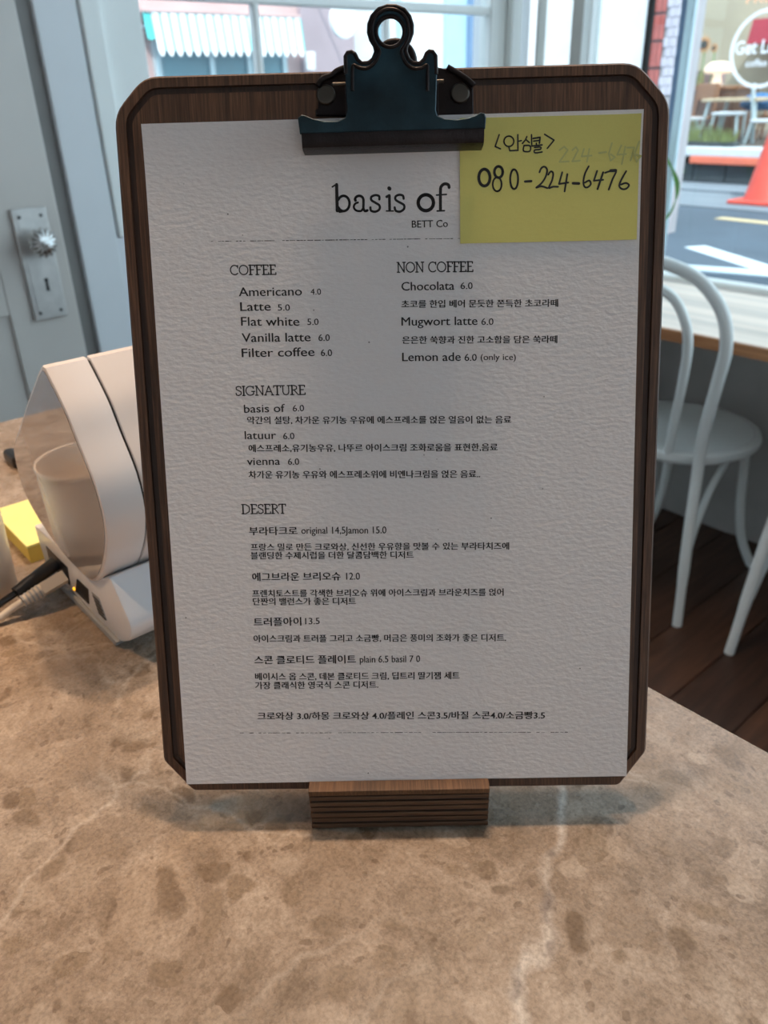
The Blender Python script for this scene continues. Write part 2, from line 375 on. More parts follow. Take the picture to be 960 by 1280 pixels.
# ------------------------------------------------------------------ mesh helpers
class MB:
    def __init__(self):
        self.v, self.f, self.mi = [], [], []
    def add(self, vs, fs, mi=0):
        o = len(self.v)
        self.v += [tuple(p) for p in vs]
        self.f += [tuple(i + o for i in f) for f in fs]
        self.mi += [mi] * len(fs)
        return self
    def box(self, a, b, bev=0.0, mi=0):
        x0, y0, z0 = (min(a[i], b[i]) for i in range(3))
        x1, y1, z1 = (max(a[i], b[i]) for i in range(3))
        if bev <= 0:
            vs = [(x, y, z) for z in (z0, z1) for x, y in ((x0, y0), (x1, y0), (x1, y1), (x0, y1))]
            return self.add(vs, [(3, 2, 1, 0), (4, 5, 6, 7), (0, 1, 5, 4), (1, 2, 6, 5), (2, 3, 7, 6), (3, 0, 4, 7)], mi)
        bm = bmesh.new()
        bmesh.ops.create_cube(bm, size=1)
        for v in bm.verts:
            v.co = Vector(((x0 + x1) / 2 + v.co.x * (x1 - x0), (y0 + y1) / 2 + v.co.y * (y1 - y0), (z0 + z1) / 2 + v.co.z * (z1 - z0)))
        bmesh.ops.bevel(bm, geom=bm.edges[:], offset=min(bev, (x1 - x0) / 2.1, (y1 - y0) / 2.1, (z1 - z0) / 2.1), segments=2, affect='EDGES', profile=0.5)
        self.add([v.co for v in bm.verts], [[v.index for v in f.verts] for f in bm.faces], mi)
        bm.free()
        return self
    def tube(self, pts, r, seg=12, mi=0, closed=False, caps=True):
        P = [Vector(p) for p in pts]
        n = len(P)
        rs = r if isinstance(r, (list, tuple)) else [r] * n
        T = []
        for i in range(n):
            a = P[i - 1] if (i > 0 or closed) else P[i]
            b = P[(i + 1) % n] if (i < n - 1 or closed) else P[i]
            T.append((b - a).normalized())
        ref = Vector((0, 0, 1)) if abs(T[0].z) < 0.9 else Vector((1, 0, 0))
        u = T[0].cross(ref).normalized()
        vs = []
        for i in range(n):
            u = (u - T[i] * u.dot(T[i])).normalized()
            w = T[i].cross(u)
            for k in range(seg):
                a = 2 * PI * k / seg
                vs.append(P[i] + (u * math.cos(a) + w * math.sin(a)) * rs[i])
        fs = []
        for i in range(n if closed else n - 1):
            j = (i + 1) % n
            for k in range(seg):
                l = (k + 1) % seg
                fs.append((i * seg + k, i * seg + l, j * seg + l, j * seg + k))
        if not closed and caps:
            fs.append(tuple(range(seg - 1, -1, -1)))
            fs.append(tuple((n - 1) * seg + k for k in range(seg)))
        return self.add(vs, fs, mi)
    def lathe(self, prof, c=(0, 0, 0), seg=32, axis='Z', mi=0, lobe=0, lobes=0):
        vs, fs = [], []
        for r, h in prof:
            for k in range(seg):
                a = 2 * PI * k / seg
                rr = r * (1 + lobe * abs(math.sin(a * lobes / 2)) - lobe / 2) if lobes else r
                x, y = rr * math.cos(a), rr * math.sin(a)
                p = (x, y, h) if axis == 'Z' else ((h, x, y) if axis == 'X' else (y, h, x))
                vs.append((c[0] + p[0], c[1] + p[1], c[2] + p[2]))
        for i in range(len(prof) - 1):
            for k in range(seg):
                l = (k + 1) % seg
                fs.append((i * seg + k, i * seg + l, (i + 1) * seg + l, (i + 1) * seg + k))
        fs.append(tuple(range(seg - 1, -1, -1)))
        fs.append(tuple((len(prof) - 1) * seg + k for k in range(seg)))
        return self.add(vs, fs, mi)
    def prism(self, poly, a, b, axis='Y', mi=0, bev=0.0):
        """poly in the two other axes; extruded from a to b along axis; bev shrinks the end at a"""
        def p3(p, h):
            return (p[0], h, p[1]) if axis == 'Y' else ((h, p[0], p[1]) if axis == 'X' else (p[0], p[1], h))
        n = len(poly)
        rings = [(poly, a), (poly, b)]
        if bev > 0:
            rings = [(inset(poly, bev), a), (inset(poly, bev * 0.3), a + (b - a) / abs(b - a) * bev * 0.3), (poly, a + (b - a) / abs(b - a) * bev), (poly, b)]
        vs = [p3(p, h) for pl, h in rings for p in pl]
        fs = [tuple(range(n))[::-1], tuple(range((len(rings) - 1) * n, len(rings) * n))]
        for r in range(len(rings) - 1):
            for k in range(n):
                l = (k + 1) % n
                fs.append((r * n + k, r * n + l, (r + 1) * n + l, (r + 1) * n + k))
        return self.add(vs, fs, mi)
    def ribbon(self, pts, w, z=0.0, mi=0, zf=None):
        """flat pen stroke in the local XY plane with round joints"""
        f = zf or (lambda x, y: z)
        ws = w if isinstance(w, (list, tuple)) else [w] * len(pts)
        for i in range(len(pts) - 1):
            (x0, y0), (x1, y1) = pts[i], pts[i + 1]
            d = math.hypot(x1 - x0, y1 - y0)
            if d < 1e-9:
                continue
            nx, ny = -(y1 - y0) / d, (x1 - x0) / d
            a, b = ws[i] / 2, ws[i + 1] / 2
            q = [(x0 - nx * a, y0 - ny * a), (x1 - nx * b, y1 - ny * b), (x1 + nx * b, y1 + ny * b), (x0 + nx * a, y0 + ny * a)]
            self.add([(x, y, f(x, y)) for x, y in q], [(0, 1, 2, 3)], mi)
        for i, (x, y) in enumerate(pts):
            r = ws[i] / 2
            q = [(x + r * math.cos(2 * PI * k / 8), y + r * math.sin(2 * PI * k / 8)) for k in range(8)]
            self.add([(a, b, f(a, b) + 1e-6) for a, b in q], [tuple(range(8))], mi)
        return self
    def build(self, name, mats, parent=None, smooth=None, fix=True):
        me = bpy.data.meshes.new(name)
        me.from_pydata(self.v, [], self.f)
        mats = mats if isinstance(mats, (list, tuple)) else [mats]
        for m in mats:
            me.materials.append(m)
        for p, i in zip(me.polygons, self.mi):
            p.material_index = i
        if fix:
            bm = bmesh.new(); bm.from_mesh(me)
            bmesh.ops.recalc_face_normals(bm, faces=bm.faces[:])
            bm.to_mesh(me); bm.free()
        if smooth:
            me.polygons.foreach_set('use_smooth', [True] * len(me.polygons))
            me.set_sharp_from_angle(angle=math.radians(smooth))
        me.update()
        o = bpy.data.objects.new(name, me)
        col.objects.link(o)
        if parent is not None:
            o.parent = parent
        return o

def inset(poly, d):
    n = len(poly)
    area = sum(poly[i][0] * poly[(i + 1) % n][1] - poly[(i + 1) % n][0] * poly[i][1] for i in range(n))
    s = 1 if area > 0 else -1
    out = []
    for i in range(n):
        p0, p1, p2 = Vector(poly[i - 1]), Vector(poly[i]), Vector(poly[(i + 1) % n])
        a = (p1 - p0).normalized(); b = (p2 - p1).normalized()
        na = Vector((-a.y, a.x)) * s; nb = Vector((-b.y, b.x)) * s
        m = (na + nb)
        m = m / max(0.3, m.length_squared) * 2
        out.append((p1.x + m.x * d, p1.y + m.y * d))
    return out

def rounded(poly, r, k=4):
    out = []
    n = len(poly)
    for i in range(n):
        p0, p1, p2 = Vector(poly[i - 1]), Vector(poly[i]), Vector(poly[(i + 1) % n])
        rr = r[i] if isinstance(r, (list, tuple)) else r
        a = p1 + (p0 - p1).normalized() * rr
        b = p1 + (p2 - p1).normalized() * rr
        for j in range(k + 1):
            t = j / k
            out.append(tuple(a * (1 - t) ** 2 + p1 * 2 * t * (1 - t) + b * t * t))
    return out

def smooth_path(pts, k=6, closed=False):
    P = [Vector(p) for p in pts]
    n = len(P)
    out = []
    for i in range(n if closed else n - 1):
        if closed:
            p0, p1, p2, p3 = P[(i - 1) % n], P[i], P[(i + 1) % n], P[(i + 2) % n]
        else:
            p0, p1, p2, p3 = P[max(i - 1, 0)], P[i], P[i + 1], P[min(i + 2, n - 1)]
        for j in range(k):
            t = j / k
            out.append(0.5 * ((2 * p1) + (-p0 + p2) * t + (2 * p0 - 5 * p1 + 4 * p2 - p3) * t * t + (-p0 + 3 * p1 - 3 * p2 + p3) * t ** 3))
    if not closed:
        out.append(P[-1])
    return out

def empty(name, loc=(0, 0, 0), rz=0.0, parent=None, mat=None):
    o = bpy.data.objects.new(name, None)
    o.empty_display_size = 0.05
    col.objects.link(o)
    if mat is not None:
        o.matrix_world = mat
    else:
        o.location = loc
        o.rotation_euler = (0, 0, rz)
    if parent is not None:
        o.parent = parent
    return o

def tag(o, label, cat, group=None):
    o['label'] = label; o['category'] = cat
    if group: o['group'] = group
    return o
def plabel(o, label):
    o['label'] = label
    return o
def struct(o):
    o['kind'] = 'structure'
    return o
def children(o):
    return [c for c in bpy.data.objects if c.parent == o]
def copy_tree(o, parent=None):
    c = o.copy(); col.objects.link(c); c.parent = parent
    for ch in children(o):
        copy_tree(ch, c)
    return c

TEXT_CACHE = {}
def text_mesh(s, width=None, size=1.0, offset=0.0, thin=True):
    if (s, offset) in TEXT_CACHE:
        return TEXT_CACHE[(s, offset)]
    cu = bpy.data.curves.new('lettering', 'FONT')
    cu.body = s
    cu.size = size
    cu.offset = offset
    cu.resolution_u = 3
    ob = bpy.data.objects.new('lettering', cu)
    col.objects.link(ob)
    dg = bpy.context.evaluated_depsgraph_get()
    me = bpy.data.meshes.new_from_object(ob.evaluated_get(dg))
    vs = [v.co.copy() for v in me.vertices]
    fs = [tuple(p.vertices) for p in me.polygons]
    bpy.data.objects.remove(ob)
    bpy.data.curves.remove(cu)
    bpy.data.meshes.remove(me)
    return vs, fs

# measured outlines and lettering positions, millimetres in the board's own frame
TEXT=[
('BETT Co', 7.76, 104.02, 23.09, 103.94, 4.23),
('Americano', -67.9, 77.54, -40.5, 77.17, 5.35),
('4.0', -36.68, 77.41, -32.18, 77.29, 3.67),
('Latte', -67.55, 71.29, -54.33, 71.13, 5.39),
('5.0', -51.2, 71.05, -45.98, 70.91, 3.87),
('Flat white', -67.55, 65.02, -42.09, 64.38, 5.42),
('5.0', -38.59, 64.63, -33.71, 64.5, 3.89),
('Vanilla latte', -67.59, 58.03, -37.48, 57.61, 5.45),
('6.0', -33.98, 57.7, -29.08, 57.57, 4.09),
('Filter coffee', -67.95, 51.51, -35.98, 51.23, 5.49),
('6.0', -33.18, 51.16, -28.27, 51.04, 4.12),
('Chocolata', 2.79, 78.07, 25.56, 77.82, 5.17),
('6.0', 28.32, 78.08, 33.49, 77.95, 4.0),
('초코를 한입 베어 문듯한 쫀득한 초코라떼', 2.64, 71.02, 70.41, 69.8, 3.87),
('Mugwort latte', 2.47, 63.25, 35.48, 62.75, 5.24),
('6.0', 37.22, 62.71, 42.43, 62.58, 4.06),
('은은한 쑥향과 진한 고소함을 담은 쑥라떼', 2.67, 55.75, 70.26, 54.39, 3.92),
('Lemon ade', 2.5, 48.03, 28.06, 47.56, 5.32),
('6.0', 29.81, 47.52, 35.06, 47.39, 4.29),
('(only ice)', 36.81, 47.69, 52.19, 47.31, 3.78),
('basis of', -68.22, 27.29, -50.08, 27.2, 5.1),
('6.0', -46.52, 27.29, -41.55, 27.35, 4.04),
('약간의 설탕, 차가운 유기농 우유에 에스프레소를 얹은 얼음이 없는 음료', -67.05, 22.49, 50.16, 20.0, 4.06),
('latuur', -68.5, 15.59, -54.56, 15.26, 5.15),
('6.0', -51.35, 15.18, -46.35, 15.06, 4.09),
('에스프레소,유기농우유, 나뚜르 아이스크림 조화로움을 표현한,음료', -67.01, 10.01, 44.13, 7.89, 4.11),
('vienna', -68.06, 3.93, -53.32, 3.75, 5.03),
('6.0', -49.73, 3.67, -44.7, 3.55, 4.13),
('차가운 유기농 우유와 에스프레소위에 비엔나크림을 얹은 음료..', -67.65, -1.87, 36.24, -3.96, 4.16),
('부라타크로', -68.67, -27.73, -46.78, -28.04, 4.63),
('original 14,5Jamon 15.0', -44.96, -27.9, -6.37, -28.6, 4.63),
('프랑스 밀로 만든 크로와상, 신선한 우유향을 맛볼 수 있는 부라타치즈에', -68.33, -35.01, 49.2, -37.13, 4.11),
('블랜딩한 수제시럽을 더한 달콤담백한 디저트', -68.54, -38.94, 5.78, -40.25, 4.12),
('에그브라운 브리오슈', -68.34, -49.13, -27.84, -49.66, 4.73),
('12.0', -25.26, -49.72, -19.01, -49.86, 4.72),
('프렌치토스트를 각색한 브리오슈 위에 아이스크림과 브라운치즈를 얹어', -68.74, -56.73, 46.66, -58.72, 4.19),
('단짠의 밸런스가 좋은 디저트', -68.57, -60.55, -21.21, -61.41, 4.2),
('트러플아이', -68.73, -70.56, -46.77, -70.65, 4.82),
('13.5', -44.9, -70.5, -38.21, -70.45, 4.43),
('아이스크림과 트러플 그리고 소금빵, 머금은 풍미의 조화가 좋은 디저트.', -69.14, -78.31, 47.79, -80.46, 4.27),
('스콘 클로티드 플레이트', -69.31, -88.87, -22.07, -89.49, 4.9),
('plain 6.5 basil 7 0', -20.2, -89.53, 7.85, -89.93, 4.7),
('베이시스 옵 스콘, 데본 클로티드 크림, 딥트리 딸기잼 세트', -69.35, -96.76, 26.09, -98.39, 4.34),
('가장 클래식한 영국식 스콘 디저트.', -69.58, -101.12, -11.91, -101.94, 4.36),
('크로와상 3.0/하몽 크로와상 4.0/플레인 스콘3.5/바질 스콘4.0/소금빵3.5', -69.23, -116.34, 65.95, -118.74, 4.62),
]
HEADS=[
('COFFEE', -71.19, 86.65, -51.16, 86.3, 4.15),
('NON COFFEE', 0.88, 85.78, 33.88, 85.26, 4.31),
('SIGNATURE', -71.7, 34.93, -40.53, 34.69, 4.19),
('DESERT', -71.79, -18.04, -51.45, -18.33, 4.41),
]
DASH=[[-78.62, 100.73, 28.84, 99.06], [-77.97, -123.03, 77.74, -125.83]]
TITLE=[
([[-25.74, 121.57], [-24.15, 122.46], [-24.04, 121.79]], 0.49),
([[-23.87, 122.45], [-23.91, 117.23], [-23.96, 111.85]], 0.98),
([[-23.32, 116.34], [-22.84, 117.03], [-22.22, 117.53], [-21.51, 117.79], [-20.77, 117.8], [-20.07, 117.55], [-19.45, 117.06], [-18.99, 116.38], [-18.7, 115.56], [-18.62, 114.67], [-18.76, 113.79], [-19.1, 112.98], [-19.61, 112.32], [-20.25, 111.87], [-20.98, 111.65], [-21.71, 111.7], [-22.41, 112.0], [-22.99, 112.53], [-23.43, 113.25]], 0.77),
([[-23.95, 112.12], [-22.99, 111.28], [-21.28, 111.51]], 0.56),
([[-16.28, 116.26], [-16.02, 116.85], [-15.56, 117.32], [-14.94, 117.59], [-14.27, 117.64], [-13.62, 117.45], [-13.09, 117.05], [-12.75, 116.49], [-12.64, 115.86], [-12.69, 114.24], [-12.75, 112.36], [-12.07, 111.4], [-11.07, 111.64]], 0.77),
([[-15.02, 114.95], [-15.62, 114.8], [-16.14, 114.52], [-16.53, 114.12], [-16.77, 113.64], [-16.82, 113.12], [-16.69, 112.62], [-16.39, 112.16], [-15.94, 111.8], [-15.38, 111.56], [-14.76, 111.47], [-13.62, 111.57], [-12.73, 112.9]], 0.63),
([[-16.17, 116.22], [-16.04, 115.81]], 0.84),
([[-5.86, 115.94], [-5.96, 117.29], [-7.5, 117.73], [-9.22, 117.11], [-9.25, 115.77], [-7.59, 114.65], [-5.92, 113.52], [-5.96, 111.91], [-7.68, 111.01], [-9.51, 111.46], [-9.76, 112.82]], 0.7),
([[-2.72, 116.93], [-1.58, 117.44], [-1.58, 111.52]], 0.84),
([[-3.0, 111.16], [-0.03, 111.08]], 0.42),
([[-1.65, 120.39], [-1.38, 120.11]], 1.12),
([[4.46, 115.94], [4.2, 117.15], [2.66, 117.59], [1.09, 116.97], [1.06, 115.62], [2.73, 114.51], [4.55, 113.38], [4.51, 111.77], [2.79, 110.73], [0.96, 111.19], [0.57, 112.54]], 0.7),
([[17.13, 113.99], [16.92, 112.89], [16.34, 111.93], [15.47, 111.23], [14.4, 110.88], [13.27, 110.91], [12.22, 111.32], [11.36, 112.07], [10.82, 113.05], [10.64, 114.16], [10.85, 115.26], [11.43, 116.21], [12.31, 116.91], [13.37, 117.26], [14.5, 117.23], [15.55, 116.82], [16.4, 116.08], [16.95, 115.09], [17.13, 113.99]], 1.05),
([[23.83, 119.97], [23.56, 121.05], [22.02, 121.49], [20.6, 120.59], [20.16, 118.73], [20.06, 110.95]], 0.91),
([[18.45, 117.04], [22.68, 117.19]], 0.49),
([[18.64, 110.58], [21.75, 110.63]], 0.49),
]
NOTE=[
([[44.93, 140.14], [43.27, 135.6], [45.51, 134.62]], 0.43),
([[51.07, 137.41], [50.95, 136.72], [50.59, 136.12], [50.05, 135.69], [49.38, 135.46], [48.67, 135.48], [48.0, 135.74], [47.45, 136.21], [47.1, 136.83], [46.97, 137.52], [47.1, 138.21], [47.45, 138.8], [48.0, 139.24], [48.66, 139.46], [49.37, 139.44], [50.04, 139.18], [50.58, 138.72], [50.94, 138.1], [51.07, 137.41]], 0.43),
([[52.71, 139.93], [52.83, 134.42]], 0.43),
([[52.72, 137.36], [54.28, 137.6]], 0.38),
([[49.03, 135.26], [49.42, 133.78], [52.93, 133.87]], 0.43),
([[56.51, 139.09], [55.94, 137.83], [54.68, 136.48]], 0.43),
([[56.03, 138.01], [57.6, 136.77]], 0.43),
([[58.45, 139.77], [58.58, 135.92]], 0.43),
([[55.36, 135.64], [55.18, 133.53], [57.81, 133.37], [57.9, 135.48], [55.36, 135.64]], 0.43),
([[59.15, 138.29], [62.06, 138.67], [61.79, 136.38]], 0.48),
([[59.35, 137.27], [61.78, 137.48]], 0.43),
([[60.52, 136.42], [60.53, 135.59]], 0.43),
([[58.58, 135.37], [62.96, 135.71]], 0.43),
([[59.75, 134.78], [62.29, 134.9], [62.2, 133.98], [59.86, 133.77], [60.06, 132.66], [62.99, 132.95]], 0.43),
([[63.9, 139.8], [67.91, 137.41], [65.12, 134.27]], 0.43),
([[41.1, 123.36], [40.95, 122.22], [40.54, 121.22], [39.91, 120.48], [39.14, 120.11], [38.32, 120.13], [37.55, 120.55], [36.92, 121.31], [36.52, 122.33], [36.38, 123.49], [36.53, 124.63], [36.94, 125.62], [37.57, 126.35], [38.34, 126.73], [39.16, 126.7], [39.92, 126.29], [40.55, 125.52], [40.96, 124.51], [41.1, 123.36]], 0.87),
([[46.49, 125.44], [46.39, 124.68], [46.08, 124.02], [45.61, 123.54], [45.04, 123.29], [44.42, 123.3], [43.84, 123.58], [43.38, 124.09], [43.07, 124.77], [42.96, 125.54], [43.07, 126.3], [43.38, 126.96], [43.85, 127.44], [44.42, 127.69], [45.04, 127.68], [45.61, 127.4], [46.08, 126.89], [46.39, 126.21], [46.49, 125.44]], 0.77),
([[46.01, 120.52], [45.89, 119.57], [45.57, 118.73], [45.07, 118.12], [44.46, 117.8], [43.81, 117.82], [43.2, 118.17], [42.7, 118.81], [42.38, 119.66], [42.27, 120.62], [42.38, 121.58], [42.71, 122.41], [43.21, 123.02], [43.82, 123.34], [44.46, 123.32], [45.07, 122.97], [45.57, 122.33], [45.89, 121.48], [46.01, 120.52]], 0.53),
([[51.58, 126.27], [52.14, 125.77], [52.6, 124.85], [52.89, 123.62], [52.98, 122.24], [52.85, 120.88], [52.53, 119.71], [52.05, 118.89], [51.48, 118.53], [50.89, 118.66], [50.34, 119.27], [49.93, 120.29], [49.69, 121.57], [49.65, 122.97], [49.83, 124.29], [50.19, 125.38], [50.7, 126.09], [51.28, 126.34], [51.87, 126.09]], 0.58),
([[55.93, 121.38], [58.58, 121.49]], 0.67),
([[61.98, 124.93], [62.75, 126.58], [64.12, 127.1], [65.21, 125.77], [64.55, 123.01], [62.81, 120.45], [60.66, 118.82], [62.82, 119.33], [65.38, 118.51]], 0.53),
([[65.72, 123.9], [66.78, 125.18], [67.77, 124.31], [67.31, 121.54], [65.97, 118.59], [67.73, 119.01], [69.89, 118.95]], 0.53),
([[71.58, 124.68], [70.27, 120.06], [74.19, 120.51]], 0.53),
([[73.75, 123.87], [72.67, 117.01]], 0.53),
([[76.16, 120.18], [78.71, 120.02]], 0.77),
([[82.7, 126.79], [81.19, 123.95], [80.56, 120.72], [81.09, 118.65], [82.46, 118.43], [83.72, 119.7], [83.0, 121.12], [81.25, 120.32]], 0.53),
([[86.26, 124.84], [84.96, 120.97], [88.88, 121.24]], 0.53),
([[88.81, 124.21], [86.6, 117.57]], 0.58),
([[89.6, 124.0], [94.27, 124.99], [92.79, 121.32], [91.32, 117.26]], 0.53),
([[91.93, 124.78], [94.08, 124.81]], 0.87),
([[98.49, 124.41], [96.71, 121.4], [95.7, 118.63], [97.01, 117.29], [98.77, 117.43], [99.81, 118.8], [98.42, 119.68], [96.37, 119.08]], 0.53),
]
GHOST=[
([[53.63, 131.18], [53.49, 130.29], [53.08, 129.53], [52.46, 128.97], [51.7, 128.68], [50.88, 128.7], [50.11, 129.03], [49.49, 129.62], [49.08, 130.41], [48.93, 131.3], [49.07, 132.18], [49.48, 132.95], [50.1, 133.51], [50.87, 133.79], [51.68, 133.77], [52.45, 133.44], [53.07, 132.85], [53.48, 132.06], [53.63, 131.18]], 0.77),
([[59.87, 131.93], [59.77, 131.11], [59.47, 130.4], [59.01, 129.87], [58.44, 129.6], [57.83, 129.62], [57.25, 129.92], [56.78, 130.47], [56.47, 131.2], [56.36, 132.02], [56.46, 132.84], [56.76, 133.55], [57.22, 134.07], [57.8, 134.34], [58.41, 134.33], [58.98, 134.03], [59.45, 133.48], [59.76, 132.75], [59.87, 131.93]], 0.77),
([[70.3, 133.49], [72.23, 134.81], [73.71, 133.39], [70.35, 128.88], [74.26, 128.95]], 0.67),
([[75.66, 133.34], [77.1, 134.5], [78.1, 133.27], [75.73, 128.92], [78.95, 129.11]], 0.67),
([[80.52, 133.67], [79.6, 130.75], [83.79, 131.0]], 0.67),
([[82.76, 133.61], [81.88, 128.56]], 0.67),
([[86.89, 131.93], [89.81, 132.22]], 0.77),
([[92.16, 135.65], [90.99, 131.54], [91.83, 128.76], [93.56, 130.09], [91.77, 131.34]], 0.67),
([[96.07, 134.62], [94.51, 130.99], [98.11, 131.17]], 0.67),
([[97.74, 134.12], [96.56, 127.24]], 0.67),
([[98.53, 133.64], [101.45, 133.56], [100.13, 128.53]], 0.67),
([[103.33, 135.8], [101.53, 130.8], [102.78, 128.0], [104.27, 130.08], [102.01, 130.79]], 0.77),
([[63.0, 131.84], [66.41, 132.03]], 0.77),
]
CLIP_PLATE=[[-37.8, 145.33], [-36.24, 146.42], [-34.55, 146.0], [-31.57, 144.78], [-27.07, 143.72], [-21.83, 143.57], [-18.76, 144.81], [-17.9, 146.67], [-17.87, 147.6], [-18.14, 160.66], [-18.2, 167.86], [-17.16, 169.3], [-15.36, 169.61], [-13.8, 168.65], [-12.77, 166.42], [-11.31, 165.27], [-8.82, 165.39], [-7.09, 166.63], [-6.03, 169.08], [-6.38, 170.92], [-7.8, 173.24], [-8.62, 176.0], [-8.43, 179.18], [-7.06, 182.31], [-4.33, 184.76], [-0.86, 185.74], [2.59, 185.64], [6.0, 184.28], [8.22, 181.69], [9.24, 178.4], [9.09, 175.32], [7.95, 172.62], [6.72, 170.55], [6.48, 168.73], [7.43, 166.22], [9.09, 164.79], [11.57, 164.63], [13.18, 165.88], [14.21, 168.05], [15.42, 169.02], [17.1, 168.7], [18.37, 167.02], [18.47, 159.64], [17.89, 146.62], [18.46, 144.54], [21.26, 143.33], [26.28, 142.82], [31.31, 143.43], [33.83, 144.3], [35.84, 145.38], [37.34, 144.96], [38.04, 143.25], [37.92, 136.65], [37.5, 130.39], [-36.46, 131.63], [-37.26, 136.8]]
CLIP_HOLE=[[5.34, 175.97], [5.14, 174.63], [4.6, 173.4], [3.76, 172.34], [2.67, 171.54], [1.41, 171.06], [0.08, 170.92], [-1.25, 171.13], [-2.49, 171.69], [-3.53, 172.55], [-4.32, 173.65], [-4.81, 174.91], [-4.95, 176.26], [-4.74, 177.6], [-4.19, 178.83], [-3.35, 179.88], [-2.26, 180.67], [-1.01, 181.14], [0.32, 181.28], [1.64, 181.07], [2.87, 180.52], [3.91, 179.67], [4.71, 178.58], [5.19, 177.32]]
CLIP_MOUNT=[[-31.68, 150.21], [-31.91, 152.37], [-30.62, 153.11], [-30.31, 161.09], [-28.02, 163.73], [-24.33, 164.98], [-21.98, 166.65], [-17.98, 167.98], [17.32, 168.25], [23.52, 166.82], [28.16, 164.1], [32.29, 161.28], [34.36, 159.29], [34.4, 149.56], [33.77, 148.41]]
RIVETS=[[-27.09, 157.99], [28.82, 157.02]]
BACKRING=[2.18, 175.37]
CLIP_RIDGE=[[-15.43, 154.55], [-15.24, 160.58], [-14.83, 164.08], [-12.86, 163.29], [-9.89, 162.74], [-7.36, 163.87], [-5.31, 166.03], [-4.24, 169.03], [-5.67, 171.36], [-6.79, 174.13], [-6.98, 177.77], [-5.7, 181.18], [-2.88, 183.54], [0.39, 184.26], [3.82, 183.35], [6.43, 180.84], [7.54, 177.36], [7.27, 173.73], [5.93, 171.03], [4.5, 168.78], [5.33, 165.73], [7.07, 163.47], [9.54, 162.2], [12.53, 162.39], [14.54, 163.26], [14.68, 159.75], [14.59, 153.72]]
cp_edge_l, cp_edge_r = -0.01778, 0.018260000000000002

def prepare_texts(keys):
    """mesh all the lettering in one evaluation"""
    obs = []
    for s, off in keys:
        cu = bpy.data.curves.new('lettering', 'FONT')
        cu.body = s; cu.size = 1.0; cu.offset = off; cu.resolution_u = 3
        ob = bpy.data.objects.new('lettering', cu); col.objects.link(ob); obs.append(ob)
    dg = bpy.context.evaluated_depsgraph_get()
    for (s, off), ob in zip(keys, obs):
        me = bpy.data.meshes.new_from_object(ob.evaluated_get(dg))
        TEXT_CACHE[(s, off)] = ([v.co.copy() for v in me.vertices], [tuple(p.vertices) for p in me.polygons])
        bpy.data.meshes.remove(me)
    for ob in obs:
        cu = ob.data
        bpy.data.objects.remove(ob); bpy.data.curves.remove(cu)
HAN = lambda s: any(ord(ch) > 0x1100 for ch in s)
OFF_HAN, OFF_LAT = 0.002, 0.0
prepare_texts(list({(t[0], OFF_HAN if HAN(t[0]) else OFF_LAT) for t in TEXT}) + [('Get Lucky', 0.025), ('coffee', 0.012), ('FRESH', 0.004)])

# ------------------------------------------------------------------ room shell
XL, YF = -1.89, 2.28
fl = struct(MB().box((XL - 0.1, -3.2, FLOOR_Z - 0.12), (5.5, YF, FLOOR_Z - 0.022)).build('floor', M_DARKGAP))
pw = 0.155
cols_x = [-0.36 - pw * k for k in range(-6, 10)]
for k, x in enumerate(cols_x):
    y = -0.3 - (k * 0.37) % 0.9
    while y < YF - 0.02:
        L_ = 0.9 + random.random() * 0.5
        y2 = min(y + L_, YF - 0.002)
        if y2 > 0.2:
            MB().box((x + 0.0015, y + 0.0015, FLOOR_Z - 0.022), (x + pw - 0.0015, y2 - 0.0015, FLOOR_Z - random.random() * 0.0012), 0.0015).build('floor_plank', random.choice(M_PLANKS), fl)
        y = y2
MB().box((0.58, -3.2, FLOOR_Z - 0.022), (5.5, YF, FLOOR_Z)).build('floor_boards', M_PLANKS[0], fl)['kind'] = 'stuff'
MB().box((XL, -3.2, FLOOR_Z - 0.022), (0.57, -1.25, FLOOR_Z)).build('floor_boards', M_PLANKS[1], fl)['kind'] = 'stuff'
struct(MB().box((XL - 0.2, -3.3, CEIL_Z), (5.6, YF + 0.15, CEIL_Z + 0.15)).build('ceiling', M_CEIL))
struct(MB().box((5.5, -3.3, FLOOR_Z), (5.65, YF, CEIL_Z)).build('wall_right', M_CEIL))
struct(MB().box((XL - 0.15, -3.35, FLOOR_Z), (5.5, -3.2, CEIL_Z)).build('wall_back', M_CEIL))
# left wall: door bay, then a casing, then a tall window of small panes
W_Y0, W_Y1, W_Z0 = 0.86, 2.17, -0.255
wl = MB()
wl.box((XL - 0.15, -3.2, FLOOR_Z - 0.12), (XL - 0.012, -0.21, CEIL_Z))
wl.box((XL - 0.15, -0.21, 0.95), (XL - 0.012, 0.716, CEIL_Z))
wl.box((XL - 0.15, 0.716, FLOOR_Z), (XL - 0.012, W_Y0, CEIL_Z))
wl.box((XL - 0.15, W_Y0, FLOOR_Z), (XL - 0.012, W_Y1, W_Z0))
wl.box((XL - 0.15, W_Y0, 1.3), (XL - 0.012, W_Y1, CEIL_Z))
wl.box((XL - 0.15, W_Y1, FLOOR_Z), (XL - 0.012, YF, CEIL_Z))
struct(wl.build('wall_left', M_BLUEGREY))
struct(MB().box((XL - 0.012, 0.716, FLOOR_Z), (XL, 0.809, 1.3), 0.004).build('trim_1', M_BLUEGREY))
struct(MB().box((XL - 0.012, 0.684, FLOOR_Z), (XL - 0.03, 0.716, 1.0), 0.002).build('trim_2', M_STOP))
struct(MB().box((XL - 0.012, 0.809, FLOOR_Z), (XL - 0.004, 2.24, W_Z0 - 0.03), 0.002).build('trim_3', M_BLUEGREY))
